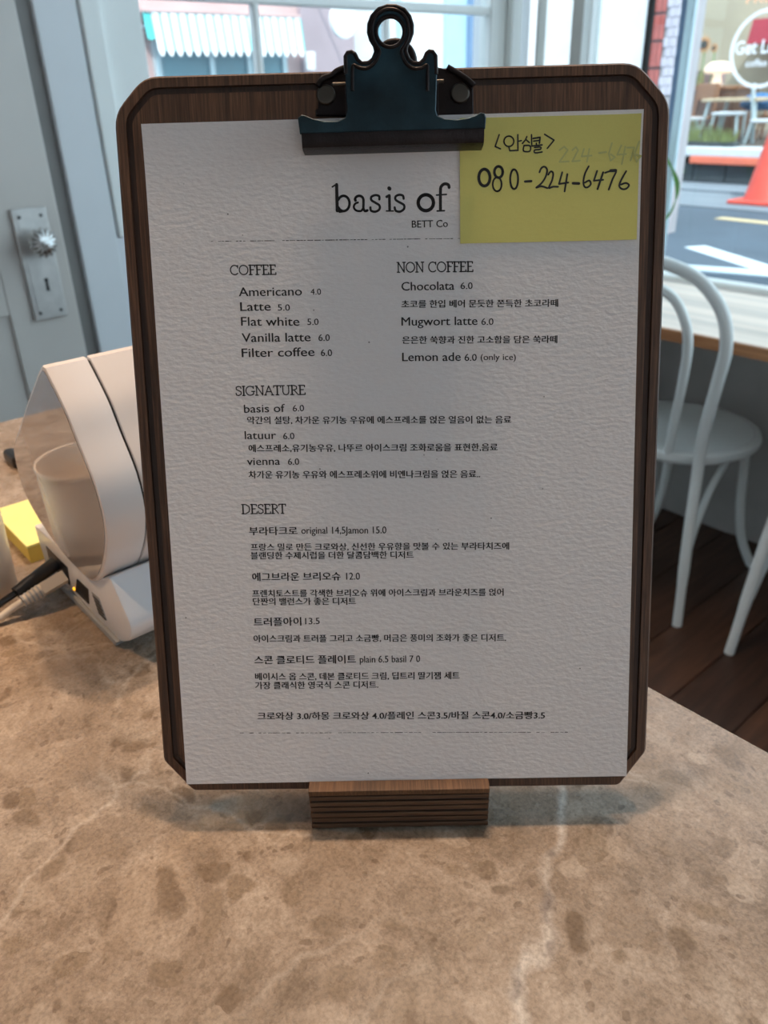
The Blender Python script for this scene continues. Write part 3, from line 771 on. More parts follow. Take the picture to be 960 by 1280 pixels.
# door with rails, lock plate and knob
dr = struct(MB().box((XL - 0.05, -0.2, FLOOR_Z), (XL - 0.012, 0.684, 0.94), 0.003).build('door_1', M_DOOR))
MB().box((XL - 0.012, -0.2, FLOOR_Z), (XL - 0.004, -0.09, 0.94), 0.003).build('door_stile', M_DOOR, dr)
MB().box((XL - 0.012, 0.53, FLOOR_Z), (XL - 0.003, 0.684, 0.94), 0.003).build('door_stile', M_DOOR, dr)
MB().box((XL - 0.012, -0.09, -0.42), (XL - 0.004, 0.53, -0.30), 0.003).build('door_rail', M_DOOR, dr)
MB().box((XL - 0.012, -0.09, 0.82), (XL - 0.004, 0.53, 0.94), 0.003).build('door_rail', M_DOOR, dr)
MB().box((XL - 0.012, -0.09, FLOOR_Z), (XL - 0.004, 0.53, FLOOR_Z + 0.2), 0.003).build('door_rail', M_DOOR, dr)
px0 = XL + 0.006
lp = MB().box((XL - 0.004, 0.5795, -0.4385), (px0, 0.6555, -0.199), 0.0025).build('lock_plate', M_METAL, dr)
MB().prism([(0.589, -0.428), (0.646, -0.428), (0.646, -0.210), (0.589, -0.210)], px0 - 0.0002, px0 + 0.0014, 'X').build('plate_field', M_METAL, lp)
for y, z in ((0.594, -0.216), (0.641, -0.216), (0.594, -0.422), (0.641, -0.422)):
    MB().lathe([(0.0038, 0), (0.0034, 0.0016), (0.001, 0.0022)], (px0 + 0.0012, y, z), 12, 'X').build('screw', M_BLACK, lp)
kh = MB().lathe([(0.0045, 0), (0.0045, 0.0008)], (px0 + 0.0014, 0.622, -0.352), 14, 'X')
kh.prism([(0.6195, -0.352), (0.6245, -0.352), (0.6258, -0.376), (0.6182, -0.376)], px0 + 0.0014, px0 + 0.0022, 'X')
kh.build('keyhole', M_BLACK, lp)
kc = (0, 0.620, -0.268)
MB().lathe([(0.019, 0), (0.017, 0.004), (0.009, 0.008), (0.008, 0.030)], (px0, kc[1], kc[2]), 24, 'X').build('knob_neck', M_METAL, dr)
MB().lathe([(0.008, 0.022), (0.020, 0.026), (0.027, 0.034), (0.0285, 0.040), (0.026, 0.046), (0.020, 0.051), (0.012, 0.0545), (0.007, 0.055), (0.006, 0.0575), (0.002, 0.0585)],
           (px0, kc[1], kc[2]), 112, 'X', lobe=0.30, lobes=14).build('fluted_knob', M_KNOB, dr, smooth=50)
# left window
w1 = struct(MB().box((XL - 0.13, W_Y0, W_Z0), (XL - 0.10, W_Y1, W_Z0 + 0.05)).build('window_1', M_FRAME))
def wf(a, b, m=M_FRAME, name='window_frame', bev=0.004):
    return MB().box(a, b, bev).build(name, m, w1)
wf((XL - 0.03, 0.813, W_Z0 - 0.03), (XL + 0.004, 0.858, 1.3))                      # casing
wf((XL - 0.06, 0.858, W_Z0), (XL - 0.012, 0.957, 1.3))                              # stile
wf((XL - 0.06, 2.10, W_Z0), (XL - 0.012, 2.17, 1.3))
wf((XL - 0.03, 2.17, W_Z0 - 0.03), (XL + 0.012, 2.215, 1.3))
wf((XL - 0.06, 0.957, W_Z0), (XL - 0.012, 2.10, W_Z0 + 0.08))
wf((XL - 0.045, 0.90, W_Z0 - 0.03), (XL + 0.02, 2.2, W_Z0), name='window_sill')
for z in (0.199, 0.60, 1.0):
    wf((XL - 0.045, 0.957, z), (XL - 0.015, 2.10, z + 0.024), name='glazing_bar', bev=0.006)
for y in (1.256, 1.68):
    wf((XL - 0.043, y, W_Z0 + 0.08), (XL - 0.018, y + 0.018, 1.3), name='glazing_bar', bev=0.005)
wf((XL - 0.034, 0.957, W_Z0 + 0.06), (XL - 0.030, 2.10, 1.29), M_GLASS, 'pane', 0)
# front wall: panelled pier, then the big shop window over the wooden counter
BENCH_Z = -0.53
struct(MB().box((XL - 0.15, YF, FLOOR_Z - 0.12), (5.6, YF + 0.14, BENCH_Z - 0.03)).box((XL - 0.15, YF, 2.05), (5.6, YF + 0.14, CEIL_Z)).build('wall_front', M_PLASTER))
w3 = struct(MB().box((XL, YF + 0.02, BENCH_Z - 0.03), (XL + 0.006, YF + 0.06, 2.05)).build('window_3', M_TAUPE))
MB().box((XL + 0.006, YF + 0.018, BENCH_Z - 0.03), (-1.744, YF + 0.022, 2.05)).build('pane', M_GLASS, w3)
MB().box((-1.744, YF + 0.005, BENCH_Z - 0.03), (-1.691, YF + 0.06, 2.05), 0.004).build('window_stile', M_TAUPE, w3)
MB().box((-1.691, YF - 0.012, BENCH_Z), (-1.660, YF + 0.04, 2.05), 0.006).build('window_frame', M_FRAME, w3)
MB().box((-1.660, YF + 0.018, BENCH_Z - 0.03), (-1.487, YF + 0.022, 2.05)).build('pane', M_GLASS, w3)
w2 = struct(MB().box((-1.487, YF + 0.010, BENCH_Z), (-1.470, YF + 0.022, 2.05)).build('window_2', M_DARKGAP))
def w2b(a, b, m, name, bev=0.003):
    return MB().box(a, b, bev).build(name, m, w2)
w2b((-1.384, YF + 0.01, BENCH_Z + 0.012), (-1.362, YF + 0.022, 2.05), M_FACADESLATE, 'mullion')
w2b((-1.362, YF, BENCH_Z + 0.012), (-1.338, YF + 0.02, 2.05), M_ALU, 'mullion')
w2b((-1.470, YF + 0.0, BENCH_Z), (5.5, YF + 0.05, BENCH_Z + 0.016), M_FRAME, 'bottom_frame')
w2b((1.0, YF, BENCH_Z + 0.012), (1.05, YF + 0.05, 2.05), M_ALU, 'mullion')
w2b((-1.470, YF + 0.018, BENCH_Z + 0.016), (-1.384, YF + 0.022, 2.05), M_GLASS, 'pane', 0)
w2b((-1.333, YF + 0.018, BENCH_Z + 0.016), (1.0, YF + 0.022, 2.05), M_GLASS, 'pane', 0)
w2b((1.05, YF + 0.018, BENCH_Z + 0.016), (5.5, YF + 0.022, 2.05), M_GLASS, 'pane', 0)

# wooden window counter
bt = tag(empty('window_counter', (-0.3, 2.03, FLOOR_Z)), 'long bleached wood counter shelf with orange-brown edge under the shop window', 'counter')
def inb(o, root):
    o.matrix_parent_inverse = Matrix.Translation(-Vector(root.location)); return o
inb(MB().box((-1.88, 1.797, BENCH_Z - 0.030), (2.2, YF - 0.001, BENCH_Z), 0.0015).build('counter_top', M_BENCH, bt), bt)
inb(plabel(MB().box((-1.88, 1.788, BENCH_Z - 0.030), (2.2, 1.797, BENCH_Z - 0.001), 0.0015).build('edge_band', M_BENCHEDGE, bt), 'orange-brown wooden front edge'), bt)
for x in (-1.6, -0.1, 1.6):
    inb(MB().box((x, 1.95, FLOOR_Z), (x + 0.04, YF - 0.01, BENCH_Z - 0.03)).build('support_panel', M_PLASTER, bt), bt)

# ------------------------------------------------------------------ bentwood chairs
def make_chair():
    t = empty('bentwood_chair')
    s = MB().lathe([(0.150, 0.424), (0.186, 0.425), (0.199, 0.433), (0.203, 0.445), (0.200, 0.455), (0.190, 0.460), (0.183, 0.459)], seg=48)
    s.build('seat_ring', M_CHAIR, t, smooth=40)
    MB().lathe([(0.183, 0.450), (0.183, 0.4595), (0.177, 0.4575), (0.12, 0.4555), (0.02, 0.455)], seg=48).build('seat', M_SEAT, t, smooth=40)
    right = [(0.186, -0.215, 0.0), (0.170, -0.205, 0.25), (0.158, -0.192, 0.45), (0.164, -0.205, 0.55), (0.186, -0.228, 0.68), (0.198, -0.243, 0.77), (0.182, -0.257, 0.845), (0.125, -0.268, 0.905), (0.05, -0.274, 0.93), (0.0, -0.275, 0.933)]
    path = right + [(-x, y, z) for x, y, z in right[-2::-1]]
    sp = smooth_path(path, 6)
    MB().tube(sp, [0.0145 if 0.12 < p.z else 0.0125 for p in sp], 14).build('back_hoop', M_CHAIR, t, smooth=60)
    inner = [(0.066, -0.178, 0.452), (0.078, -0.195, 0.53), (0.098, -0.222, 0.65), (0.108, -0.240, 0.745), (0.098, -0.253, 0.81), (0.062, -0.262, 0.86), (0.0, -0.266, 0.878)]
    MB().tube(smooth_path(inner + [(-x, y, z) for x, y, z in inner[-2::-1]], 6), 0.0115, 12).build('inner_hoop', M_CHAIR, t, smooth=60)
    for sx in (-1, 1):
        MB().tube(smooth_path([(sx * 0.118, 0.135, 0.440), (sx * 0.116, 0.165, 0.33), (sx * 0.122, 0.178, 0.2), (sx * 0.140, 0.190, 0.09), (sx * 0.175, 0.212, 0.0)], 5), 0.0135, 12).build('leg', M_CHAIR, t, smooth=60)
        MB().tube(smooth_path([(sx * 0.171, -0.203, 0.17), (sx * 0.166, -0.17, 0.27), (sx * 0.160, -0.11, 0.36), (sx * 0.153, -0.045, 0.405), (sx * 0.145, -0.01, 0.427)], 5), 0.0095, 10).build('brace', M_CHAIR, t, smooth=60)
    return t
ch1 = make_chair()
ch1.location = (-1.0, 1.925, FLOOR_Z); ch1.rotation_euler.z = 0.0
tag(ch1, 'white bentwood chair nearest the menu board, its curved hoop back in view', 'chair', 'white bentwood chairs at the window counter')
ch2 = copy_tree(ch1)
ch2.location = (-0.455, 1.895, FLOOR_Z); ch2.rotation_euler.z = -0.10
tag(ch2, 'white bentwood chair cut by right edge of the photo, only one leg in view', 'chair', 'white bentwood chairs at the window counter')

# ------------------------------------------------------------------ stone service counter
CX0, CX1, CY0, CY1 = -0.917, 1.25, -0.75, 0.354
sc = tag(empty('stone_counter', ((CX0 + CX1) / 2, (CY0 + CY1) / 2, FLOOR_Z)), 'polished beige-brown marble service counter under the menu stand', 'counter')
inb(MB().box((CX0, CY0, COUNTER_Z - 0.022), (CX1, CY1, COUNTER_Z), 0.0012).build('stone_slab', M_MARBLE, sc), sc)
inb(MB().box((CX0 + 0.03, CY0 + 0.03, FLOOR_Z), (CX1 - 0.03, CY1 - 0.03, COUNTER_Z - 0.022)).build('counter_body', M_WHITEWALL, sc), sc)

# ------------------------------------------------------------------ wooden block under the board
Hh = Vector((0.75218989, -0.65894641, 0.0))      # horizontal direction out of the board
BC = CENTRE + AX * -0.0034
front = -0.26914
o0 = BC + Hh * (front - Hh.dot(BC)); o0.z = COUNTER_Z
bm_ = Matrix((( AX.x, -Hh.x, 0, o0.x), (AX.y, -Hh.y, 0, o0.y), (0, 0, 1, o0.z), (0, 0, 0, 1)))   # X along, Y to the rear, Z up
blk = empty('menu_stand', mat=bm_)
tag(blk, 'small dark plywood block on the marble that holds the clipboard upright', 'stand')
BW, LAY = 0.0427, 7
lh = 0.0252 / LAY
for k in range(LAY):
    m_ = MB()
    j = random.uniform(-0.0003, 0.0003)
    z0_, z1_ = k * lh + 0.0005, (k + 1) * lh - (0.0005 if k < LAY - 1 else 0)
    y0_ = j + (0.0004 if k % 2 else 0.0)
    if k >= LAY - 3:
        m_.box((-BW, y0_, z0_), (BW, 0.0062, z1_), 0.0004)
        m_.box((-BW, 0.0185, z0_), (BW, 0.055, z1_), 0.0004)
    else:
        m_.box((-BW + 0.0002 * (k % 2), y0_, z0_), (BW, 0.055, z1_), 0.0004)
    m_.build('plywood_layer', M_PLY_TOP if k == LAY - 1 else M_PLY_A, blk)
mg = MB()
for k in range(1, LAY):
    if k > LAY - 3:
        mg.box((-BW + 0.001, 0.0009, k * lh - 0.0006), (BW - 0.001, 0.006, k * lh + 0.0006))
    else:
        mg.box((-BW + 0.001, 0.0009, k * lh - 0.0006), (BW - 0.001, 0.054, k * lh + 0.0006))
mg.build('glue_line', M_DARKGAP, blk)

# ------------------------------------------------------------------ clipboard (all in the board's own frame)
BM = Matrix(((AX.x, UP.x, NRM.x, CENTRE.x), (AX.y, UP.y, NRM.y, CENTRE.y), (AX.z, UP.z, NRM.z, CENTRE.z), (0, 0, 0, 1)))
cb = empty('clipboard', mat=BM)
tag(cb, 'dark walnut clipboard with grooved border and blued steel clip, leaning in its block', 'clipboard')
FZ = -0.0038
outl = [(-117.2, 154.0), (-103.5, 168.3), (103.0, 168.0), (117.2, 152.5), (115.9, -139.5), (103.5, -156.8), (-103.8, -155.6), (-117.2, -139.5)]
outl = rounded([(x / 1000, y / 1000) for x, y in outl], [0.006, 0.006, 0.006, 0.006, 0.002, 0.002, 0.002, 0.002], 4)
b_ = MB()
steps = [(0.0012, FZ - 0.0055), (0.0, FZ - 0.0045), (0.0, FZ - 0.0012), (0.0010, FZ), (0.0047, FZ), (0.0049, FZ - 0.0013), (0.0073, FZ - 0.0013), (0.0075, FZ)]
nO = len(outl)
for d, z in steps:
    b_.v += [(x, y, z) for x, y in (inset(outl, d) if d else outl)]
for r in range(len(steps) - 1):
    for k in range(nO):
        l = (k + 1) % nO
        b_.f.append((r * nO + k, r * nO + l, (r + 1) * nO + l, (r + 1) * nO + k))
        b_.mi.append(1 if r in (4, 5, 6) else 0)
b_.f.append(tuple(range(nO))[::-1]); b_.mi.append(0)
b_.f.append(tuple((len(steps) - 1) * nO + k for k in range(nO))); b_.mi.append(0)
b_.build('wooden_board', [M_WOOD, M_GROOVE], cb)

def plate(outer, holes, z0, z1, bow=None, mi=0):
    """flat sheet metal with holes, thickness z0..z1"""
    from mathutils.geometry import tessellate_polygon
    loops = [[Vector((x, y, 0)) for x, y in outer]] + [[Vector((x, y, 0)) for x, y in h] for h in holes]
    tris = tessellate_polygon(loops)
    flat = [p for l in loops for p in l]
    n = len(flat)
    f = bow or (lambda y: 0)
    ins = [inset(outer, 0.00035)] + [inset(h, -0.00035) for h in holes]
    fl_in = [p for l in ins for p in l]
    vs = [(p.x, p.y, z0 + f(p.y)) for p in flat] + [(p.x, p.y, z1 - 0.00035 + f(p.y)) for p in flat] + [(p[0], p[1], z1 + f(p[1])) for p in fl_in]
    fs = [tuple(t)[::-1] for t in tris] + [tuple(i + 2 * n for i in t) for t in tris]
    o = 0
    for l in loops:
        m = len(l)
        for k in range(m):
            a, b2 = o + k, o + (k + 1) % m
            fs.append((a, b2, b2 + n, a + n)); fs.append((a + n, b2 + n, b2 + 2 * n, a + 2 * n))
        o += m
    return MB().add(vs, fs, mi)
K = 1000.0
cp = [(x / K, y / K) for x, y in CLIP_PLATE]
hole = [(x / K, y / K) for x, y in CLIP_HOLE]
mount = [(x / K, y / K) for x, y in CLIP_MOUNT]
PZ = 0.0122
# split the lever plate above the lip fold
foldy = 0.1392
upper = [p for p in cp if p[1] >= foldy]
i0 = next(i for i in range(len(cp)) if cp[i][1] >= foldy)
lowx = (min(p[0] for p in cp if p[1] < 0.150), max(p[0] for p in cp if p[1] < 0.150))
pl_ = [(lowx[0] + 0.0006, foldy)] + [p for p in cp if p[1] >= foldy + 0.0006] + [(lowx[1] - 0.0004, foldy)]
pl_ = [p for i, p in enumerate(pl_) if i == 0 or (Vector(p) - Vector(pl_[i - 1])).length > 2e-4]
plate(pl_, [hole], PZ - 0.0014, PZ).build('clip_plate', M_STEEL_BLUE, cb, smooth=30)
lip = [(foldy, PZ), (0.1365, PZ - 0.0003), (0.1342, PZ - 0.0015), (0.1337, PZ - 0.0040), (0.1339, 0.0006), (0.1352, 0.0006), (0.1352, PZ - 0.0042), (0.1360, PZ - 0.0017), (foldy, PZ - 0.0014)]
MB().prism(lip, lowx[0] + 0.0012, lowx[1] - 0.0008, 'X').build('clip_jaw', M_STEEL_BROWN, cb, smooth=50)
ridge = CLIP_RIDGE
MB().tube(smooth_path([(x / K, y / K, PZ + 0.0001) for x, y in ridge], 4), 0.0007, 8).build('pressed_rib', M_STEEL_BROWN, cb, smooth=60)
rim = [Vector((x, y, PZ - 0.0004)) for x, y in inset([p for p in pl_ if p[1] > 0.150], 0.0004)]
MB().tube(rim, 0.0009, 8).build('rolled_rim', M_STEEL_BROWN, cb, smooth=60)
MB().tube([(x, y, PZ - 0.0004) for x, y in inset(hole, -0.0005)], 0.0009, 8, closed=True).build('rolled_rim', M_STEEL_BROWN, cb, smooth=60)
plate(mount, [], FZ + 0.0002, FZ + 0.0016).build('mounting_plate', M_STEEL_BROWN, cb, smooth=30)
MB().tube(smooth_path([(x, y, FZ + 0.0035) for x, y in inset(mount[9:13], 0.0)], 4), 0.0013, 8).build('mount_flange', M_STEEL_BROWN, cb, smooth=60)
MB().tube(smooth_path([(x, y, FZ + 0.0035) for x, y in inset(mount[3:8], 0.0)], 4), 0.0013, 8).build('mount_flange', M_STEEL_BROWN, cb, smooth=60)
for x, y in RIVETS:
    MB().lathe([(0.0040, -0.001), (0.0040, 0.0010), (0.0036, 0.0016), (0.0030, 0.0017), (0.0006, 0.0017)], (x / K, y / K, FZ + 0.0016), 24).build('rivet', M_RIVET, cb, smooth=50)
# side cheeks, pivot pin and spring between lever and mount
for x in (cp_edge_l, cp_edge_r):
    MB().box((x - 0.0007, 0.139, FZ + 0.001), (x + 0.0007, 0.158, PZ - 0.0012), 0.0003).build('side_cheek', M_STEEL_BROWN, cb)
MB().tube([(cp_edge_l - 0.006, 0.1602, 0.0035), (cp_edge_r + 0.0035, 0.1602, 0.0035)], 0.0008, 10).build('pivot_pin', M_RIVET, cb, smooth=60)
coil = [(-0.012 + 0.026 * t / 140 - 0.002, 0.1602 + 0.0032 * math.cos(t * 0.75), 0.0035 + 0.0032 * math.sin(t * 0.75)) for t in range(141)]
MB().tube(coil, 0.0005, 6).build('spring', M_RIVET, cb, smooth=60)
bx, by = BACKRING[0] / K, BACKRING[1] / K
arc = [(bx + 0.0078 * math.cos(a), by - 0.0016 + 0.0078 * math.sin(a), -0.0125) for a in [2 * PI * k / 36 for k in range(36)]]
MB().tube(arc, 0.0017, 10, closed=True).build('rear_ring', M_STEEL_BROWN, cb, smooth=60)
plate([(bx - 0.017, 0.138), (bx + 0.017, 0.138), (bx + 0.015, 0.160), (bx + 0.008, by - 0.0085), (bx - 0.008, by - 0.0085), (bx - 0.015, 0.160)], [], -0.0135, -0.0118).build('rear_lever', M_STEEL_BROWN, cb, smooth=30)

# ------------------------------------------------------------------ menu sheet
def gz(x, y):
    """how far the sheet stands off its mean plane (it dips behind the clip and bows slightly outwards lower down)"""
    s = 0.1485 - y
    dip = 0.0014 * (1 - min(1, s / 0.030)) ** 2 * 1.0
    t = max(0.0, min(1.0, s / 0.297))
    h = -0.0020 + dip + 0.0042 * t ** 1.1
    h += 0.00025 * math.sin(x * 42 + 0.7) * math.sin(y * 21)
    return h
ms = empty('menu_sheet', mat=BM)
tag(ms, 'white textured A4 paper menu printed in black, clipped to the walnut board', 'menu')
def sheet(x0, x1, y0, y1, nx, ny, th, zf, slant=None):
    vs = []
    for side in (0, 1):
        for j in range(ny + 1):
            for i in range(nx + 1):
                x = x0 + (x1 - x0) * i / nx; y = y0 + (y1 - y0) * j / ny
                if slant: x, y = slant(x, y)
                vs.append((x, y, zf(x, y) - (th if side else 0)))
    fs = []
    n = (nx + 1) * (ny + 1)
    for j in range(ny):
        for i in range(nx):
            a = j * (nx + 1) + i
            fs.append((a, a + 1, a + nx + 2, a + nx + 1)); fs.append((a + n, a + n + nx + 1, a + n + nx + 2, a + n + 1))
    for i in range(nx):
        a = i; fs.append((a, a + n, a + n + 1, a + 1)); a = ny * (nx + 1) + i; fs.append((a, a + 1, a + n + 1, a + n))
    for j in range(ny):
        a = j * (nx + 1); fs.append((a, a + nx + 1, a + nx + 1 + n, a + n)); a += nx; fs.append((a, a + n, a + n + nx + 1, a + nx + 1))
    return MB().add(vs, fs)
sheet(-0.105, 0.105, -0.1485, 0.1485, 42, 60, 0.0003, gz).build('paper', M_PAPER, ms, smooth=40)
INKZ = 0.00007
pz = lambda x, y: gz(x, y) + INKZ
def put_text(s, x0, y0, x1, y1, em, name='printed_line', parent=ms, mat=M_PRINT, off=0.0, zf=pz, jitter=0.00006, hangul_em=None):
    vs, fs = text_mesh(s, offset=off)
    xs = [v.x for v in vs]
    a, b2 = min(xs), max(xs)
    k = 1.0 / (b2 - a)
    out = []
    for v in vs:
        t = (v.x - a) * k
        X = x0 + (x1 - x0) * t
        Y = y0 + (y1 - y0) * t + v.y * em
        nx_ = noise.noise(Vector((X * 900, Y * 900, 1.3))) * jitter
        ny_ = noise.noise(Vector((X * 900, Y * 900, 7.7))) * jitter
        out.append((X + nx_, Y + ny_, zf(X, Y)))
    n0 = len(out); w_ = em * (0.028 if HAN(s) else 0.013)                     # a second strike, a hair to each side, for the inked weight
    out = [(x - w_, y, z) for x, y, z in out] + [(x + w_, y + w_ * 0.7, z + 4e-6) for x, y, z in out]
    fs = list(fs) + [tuple(i + n0 for i in f) for f in fs]
    return MB().add(out, fs).build(name, mat, parent, fix=False)
for s, x0, y0, x1, y1, em in TEXT:
    big = any(ord(ch) > 0x1100 for ch in s)
    put_text(s, x0 / K, y0 / K, x1 / K, y1 / K, em / K * (0.92 if big else 1.0), off=OFF_HAN if big else OFF_LAT)
def ell(cx, cy, rx, ry, a0=0, a1=360, k=16):
    return [(cx + rx * math.cos(math.radians(a0 + (a1 - a0) * i / k)), cy + ry * math.sin(math.radians(a0 + (a1 - a0) * i / k))) for i in range(k + 1)]
GL = {   # capitals with fine serifs: (width, strokes); cap height 1
    'C': (0.95, [ell(0.5, 0.5, 0.45, 0.5, 45, 315), [(0.84, 0.98), (0.84, 0.72)]]),
    'O': (1.05, [ell(0.52, 0.5, 0.47, 0.5)]),
    'F': (0.72, [[(0.2, 0), (0.2, 1)], [(0.05, 1), (0.68, 1), (0.68, 0.82)], [(0.2, 0.52), (0.55, 0.52)], [(0.05, 0), (0.38, 0)]]),
    'E': (0.78, [[(0.2, 0), (0.2, 1)], [(0.05, 1), (0.68, 1), (0.68, 0.84)], [(0.2, 0.52), (0.55, 0.52)], [(0.05, 0), (0.72, 0), (0.72, 0.18)]]),
    'N': (1.0, [[(0.18, 0), (0.18, 1), (0.82, 0), (0.82, 1)], [(0.05, 1), (0.25, 1)], [(0.05, 0), (0.32, 0)], [(0.68, 1), (0.96, 1)]]),
    'S': (0.70, [[(0.62, 0.78), (0.58, 0.95), (0.35, 1), (0.12, 0.9), (0.12, 0.68), (0.35, 0.54), (0.60, 0.42), (0.62, 0.14), (0.36, 0), (0.12, 0.06), (0.08, 0.26)]]),
    'I': (0.38, [[(0.19, 0), (0.19, 1)], [(0.06, 1), (0.33, 1)], [(0.06, 0), (0.33, 0)]]),
    'G': (1.0, [ell(0.5, 0.5, 0.45, 0.5, 45, 315), [(0.84, 0.98), (0.84, 0.74)], [(0.85, 0.12), (0.85, 0.42)], [(0.65, 0.42), (0.98, 0.42)]]),
    'A': (0.95, [[(0.08, 0), (0.47, 1), (0.86, 0)], [(0.24, 0.36), (0.71, 0.36)], [(0.0, 0), (0.2, 0)], [(0.74, 0), (0.98, 0)]]),
    'T': (0.82, [[(0.41, 0), (0.41, 1)], [(0.04, 0.82), (0.04, 1), (0.78, 1), (0.78, 0.82)], [(0.26, 0), (0.56, 0)]]),
    'U': (0.95, [[(0.18, 1), (0.18, 0.3), (0.3, 0.05), (0.5, 0), (0.7, 0.05), (0.8, 0.3), (0.8, 1)], [(0.04, 1), (0.34, 1)], [(0.66, 1), (0.94, 1)]]),
    'R': (0.85, [[(0.2, 0), (0.2, 1)], [(0.05, 1), (0.45, 1), (0.68, 0.88), (0.68, 0.64), (0.45, 0.5), (0.2, 0.5)], [(0.42, 0.5), (0.82, 0)], [(0.05, 0), (0.38, 0)]]),
    'D': (1.0, [[(0.2, 0), (0.2, 1)], [(0.05, 1), (0.5, 1), (0.85, 0.8), (0.92, 0.5), (0.85, 0.2), (0.5, 0), (0.05, 0)]]),
    ' ': (0.45, []),
}
for s, x0, y0, x1, y1, em in HEADS:
    tot = sum(GL[c][0] for c in s)
    m_ = MB(); cx = 0.0
    for ch in s:
        w_, strokes = GL[ch]
        for st in strokes:
            q = []
            for ax_, ay_ in st:
                t = (cx + ax_) / tot
                X = (x0 + (x1 - x0) * t) / K
                q.append((X, (y0 + (y1 - y0) * t) / K + ay_ * em * 0.95 / K + noise.noise(Vector((X * 700, ay_ * 3, 0))) * 0.00008))
            vert = len(st) == 2 and st[0][0] == st[1][0] and abs(st[0][1] - st[1][1]) > 0.6
            m_.ribbon(q, 0.0007 if vert else 0.0005, zf=pz)
        cx += w_
    m_.build('section_heading', M_PRINT, ms, fix=False)
m_ = MB()
for pts, w in TITLE:
    m_.ribbon([(p.x, p.y) for p in smooth_path([(x / K, y / K) for x, y in pts], 3)] if len(pts) > 3 and w < 90 else [(x / K, y / K) for x, y in pts], w / K * 1.4, zf=pz)
m_.build('title', M_PRINT, ms, fix=False)
for x0, y0, x1, y1 in DASH:
    m_ = MB(); n_ = 70
    for k in range(n_):
        if random.random() < 0.12: continue
        a, b2 = k / n_, (k + random.uniform(0.45, 0.95)) / n_
        m_.ribbon([((x0 + (x1 - x0) * a) / K, (y0 + (y1 - y0) * a) / K), ((x0 + (x1 - x0) * b2) / K, (y0 + (y1 - y0) * b2) / K)], random.uniform(0.00016, 0.00034), zf=pz)
    m_.build('dotted_rule', M_PRINT, ms, fix=False)
# ------------------------------------------------------------------ yellow note
nt_ = empty('sticky_note', mat=BM)
tag(nt_, 'yellow paper note with handwritten phone number, tucked under the clip', 'note')
nzf = lambda x, y: gz(x, y) + 0.00055 + 0.0007 * max(0, (x - 0.09) / 0.014) ** 2 * (1 if y > 0.13 else 0.3)
sheet(0.0284, 0.1037, 0.0968, 0.1468, 20, 12, 0.00022, nzf, lambda x, y: (x + (y - 0.12) * 0.004, y + (x - 0.06) * -0.004)).build('note_paper', M_NOTE, nt_, smooth=40)
for nm, data, mt, dz, sm in (('handwriting', NOTE, M_INK, 0.00012, True), ('faded_handwriting', GHOST[2:-1], M_GHOST, 0.00006, False)):
    m_ = MB()
    for pts, w in data:
        q = [(x / K, y / K) for x, y in pts]
        if sm and len(q) > 3: q = [(p.x, p.y) for p in smooth_path(q, 3)]
        m_.ribbon(q, w / K * (1.45 if nm == 'handwriting' else 1.0), zf=lambda x, y: nzf(x, y) + dz)
    o = m_.build(nm, mt, nt_, fix=False)
    if nm == 'faded_handwriting': o['label'] = 'faint bluish number showing through'

# ------------------------------------------------------------------ label printer at the left
LENS = [(-0.4797, -0.1374), (-0.5015, -0.1529), (-0.5298, -0.1743), (-0.5577, -0.1973), (-0.5866, -0.2199), (-0.5931, -0.2315), (-0.5949, -0.2539), (-0.5824, -0.2711), (-0.557, -0.2831), (-0.5301, -0.2901), (-0.5047, -0.2916), (-0.4851, -0.2911), (-0.4681, -0.2832), (-0.4518, -0.267), (-0.4384, -0.248), (-0.4306, -0.2306), (-0.4286, -0.2161), (-0.4314, -0.2002), (-0.4373, -0.1886), (-0.4451, -0.1762), (-0.4521, -0.1627), (-0.4592, -0.1537), (-0.4662, -0.1465), (-0.4717, -0.141)]
YP = 0.136
LENS = [(x * YP / 0.145, z * YP / 0.145) for x, z in LENS]
LENS = [(p.x, p.y) for p in smooth_path([Vector(p) for p in LENS], 2, closed=True)]
pr = tag(empty('receipt_printer', (-0.49, 0.23, COUNTER_Z)), 'glossy white rounded counter printer standing left of the clipboard', 'printer')
def P(o): return inb(o, pr)
P(MB().prism(LENS, YP, 0.160, 'Y', bev=0.0012).build('end_cap', M_CAP, pr, smooth=35))
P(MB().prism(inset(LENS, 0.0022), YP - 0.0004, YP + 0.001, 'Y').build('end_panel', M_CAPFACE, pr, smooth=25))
P(MB().prism(inset(LENS, 0.0018), 0.159, 0.1625, 'Y').build('seam', M_DARKGAP, pr))
P(MB().prism(LENS, 0.1618, 0.325, 'Y', bev=0.0008).build('body', M_CAP, pr, smooth=35))
BASE = [(-0.5640, -0.2757), (-0.4534, -0.2720), (-0.4245, -0.2573), (-0.4047, -0.2828), (-0.4065, -0.2913), (-0.4150, -0.3010), (-0.4290, -0.3090), (-0.5586, -0.3090)]
BASE = rounded(BASE, [0.003, 0.002, 0.002, 0.004, 0.004, 0.004, 0.003, 0.004], 3)
YB = 0.1385
P(MB().prism(BASE, YB, 0.325, 'Y', bev=0.0015).build('base', M_BASEW, pr, smooth=35))
P(MB().prism([(-0.556, -0.315), (-0.436, -0.315), (-0.430, -0.3088), (-0.556, -0.3088)], YB - 0.002, 0.32, 'Y', bev=0.001).build('foot_tray', M_SLAB, pr))
P(MB().prism([(-0.4990, -0.3030), (-0.4887, -0.2883), (-0.4700, -0.2877), (-0.4760, -0.3025)], YB - 0.0006, YB + 0.004, 'Y').build('network_port', M_BLACK, pr))
grl = P(MB().prism([(-0.4640, -0.2869), (-0.4521, -0.2861), (-0.4464, -0.301), (-0.4595, -0.302)], YB - 0.0004, YB + 0.003, 'Y').build('port_grille', M_SLAB, pr))
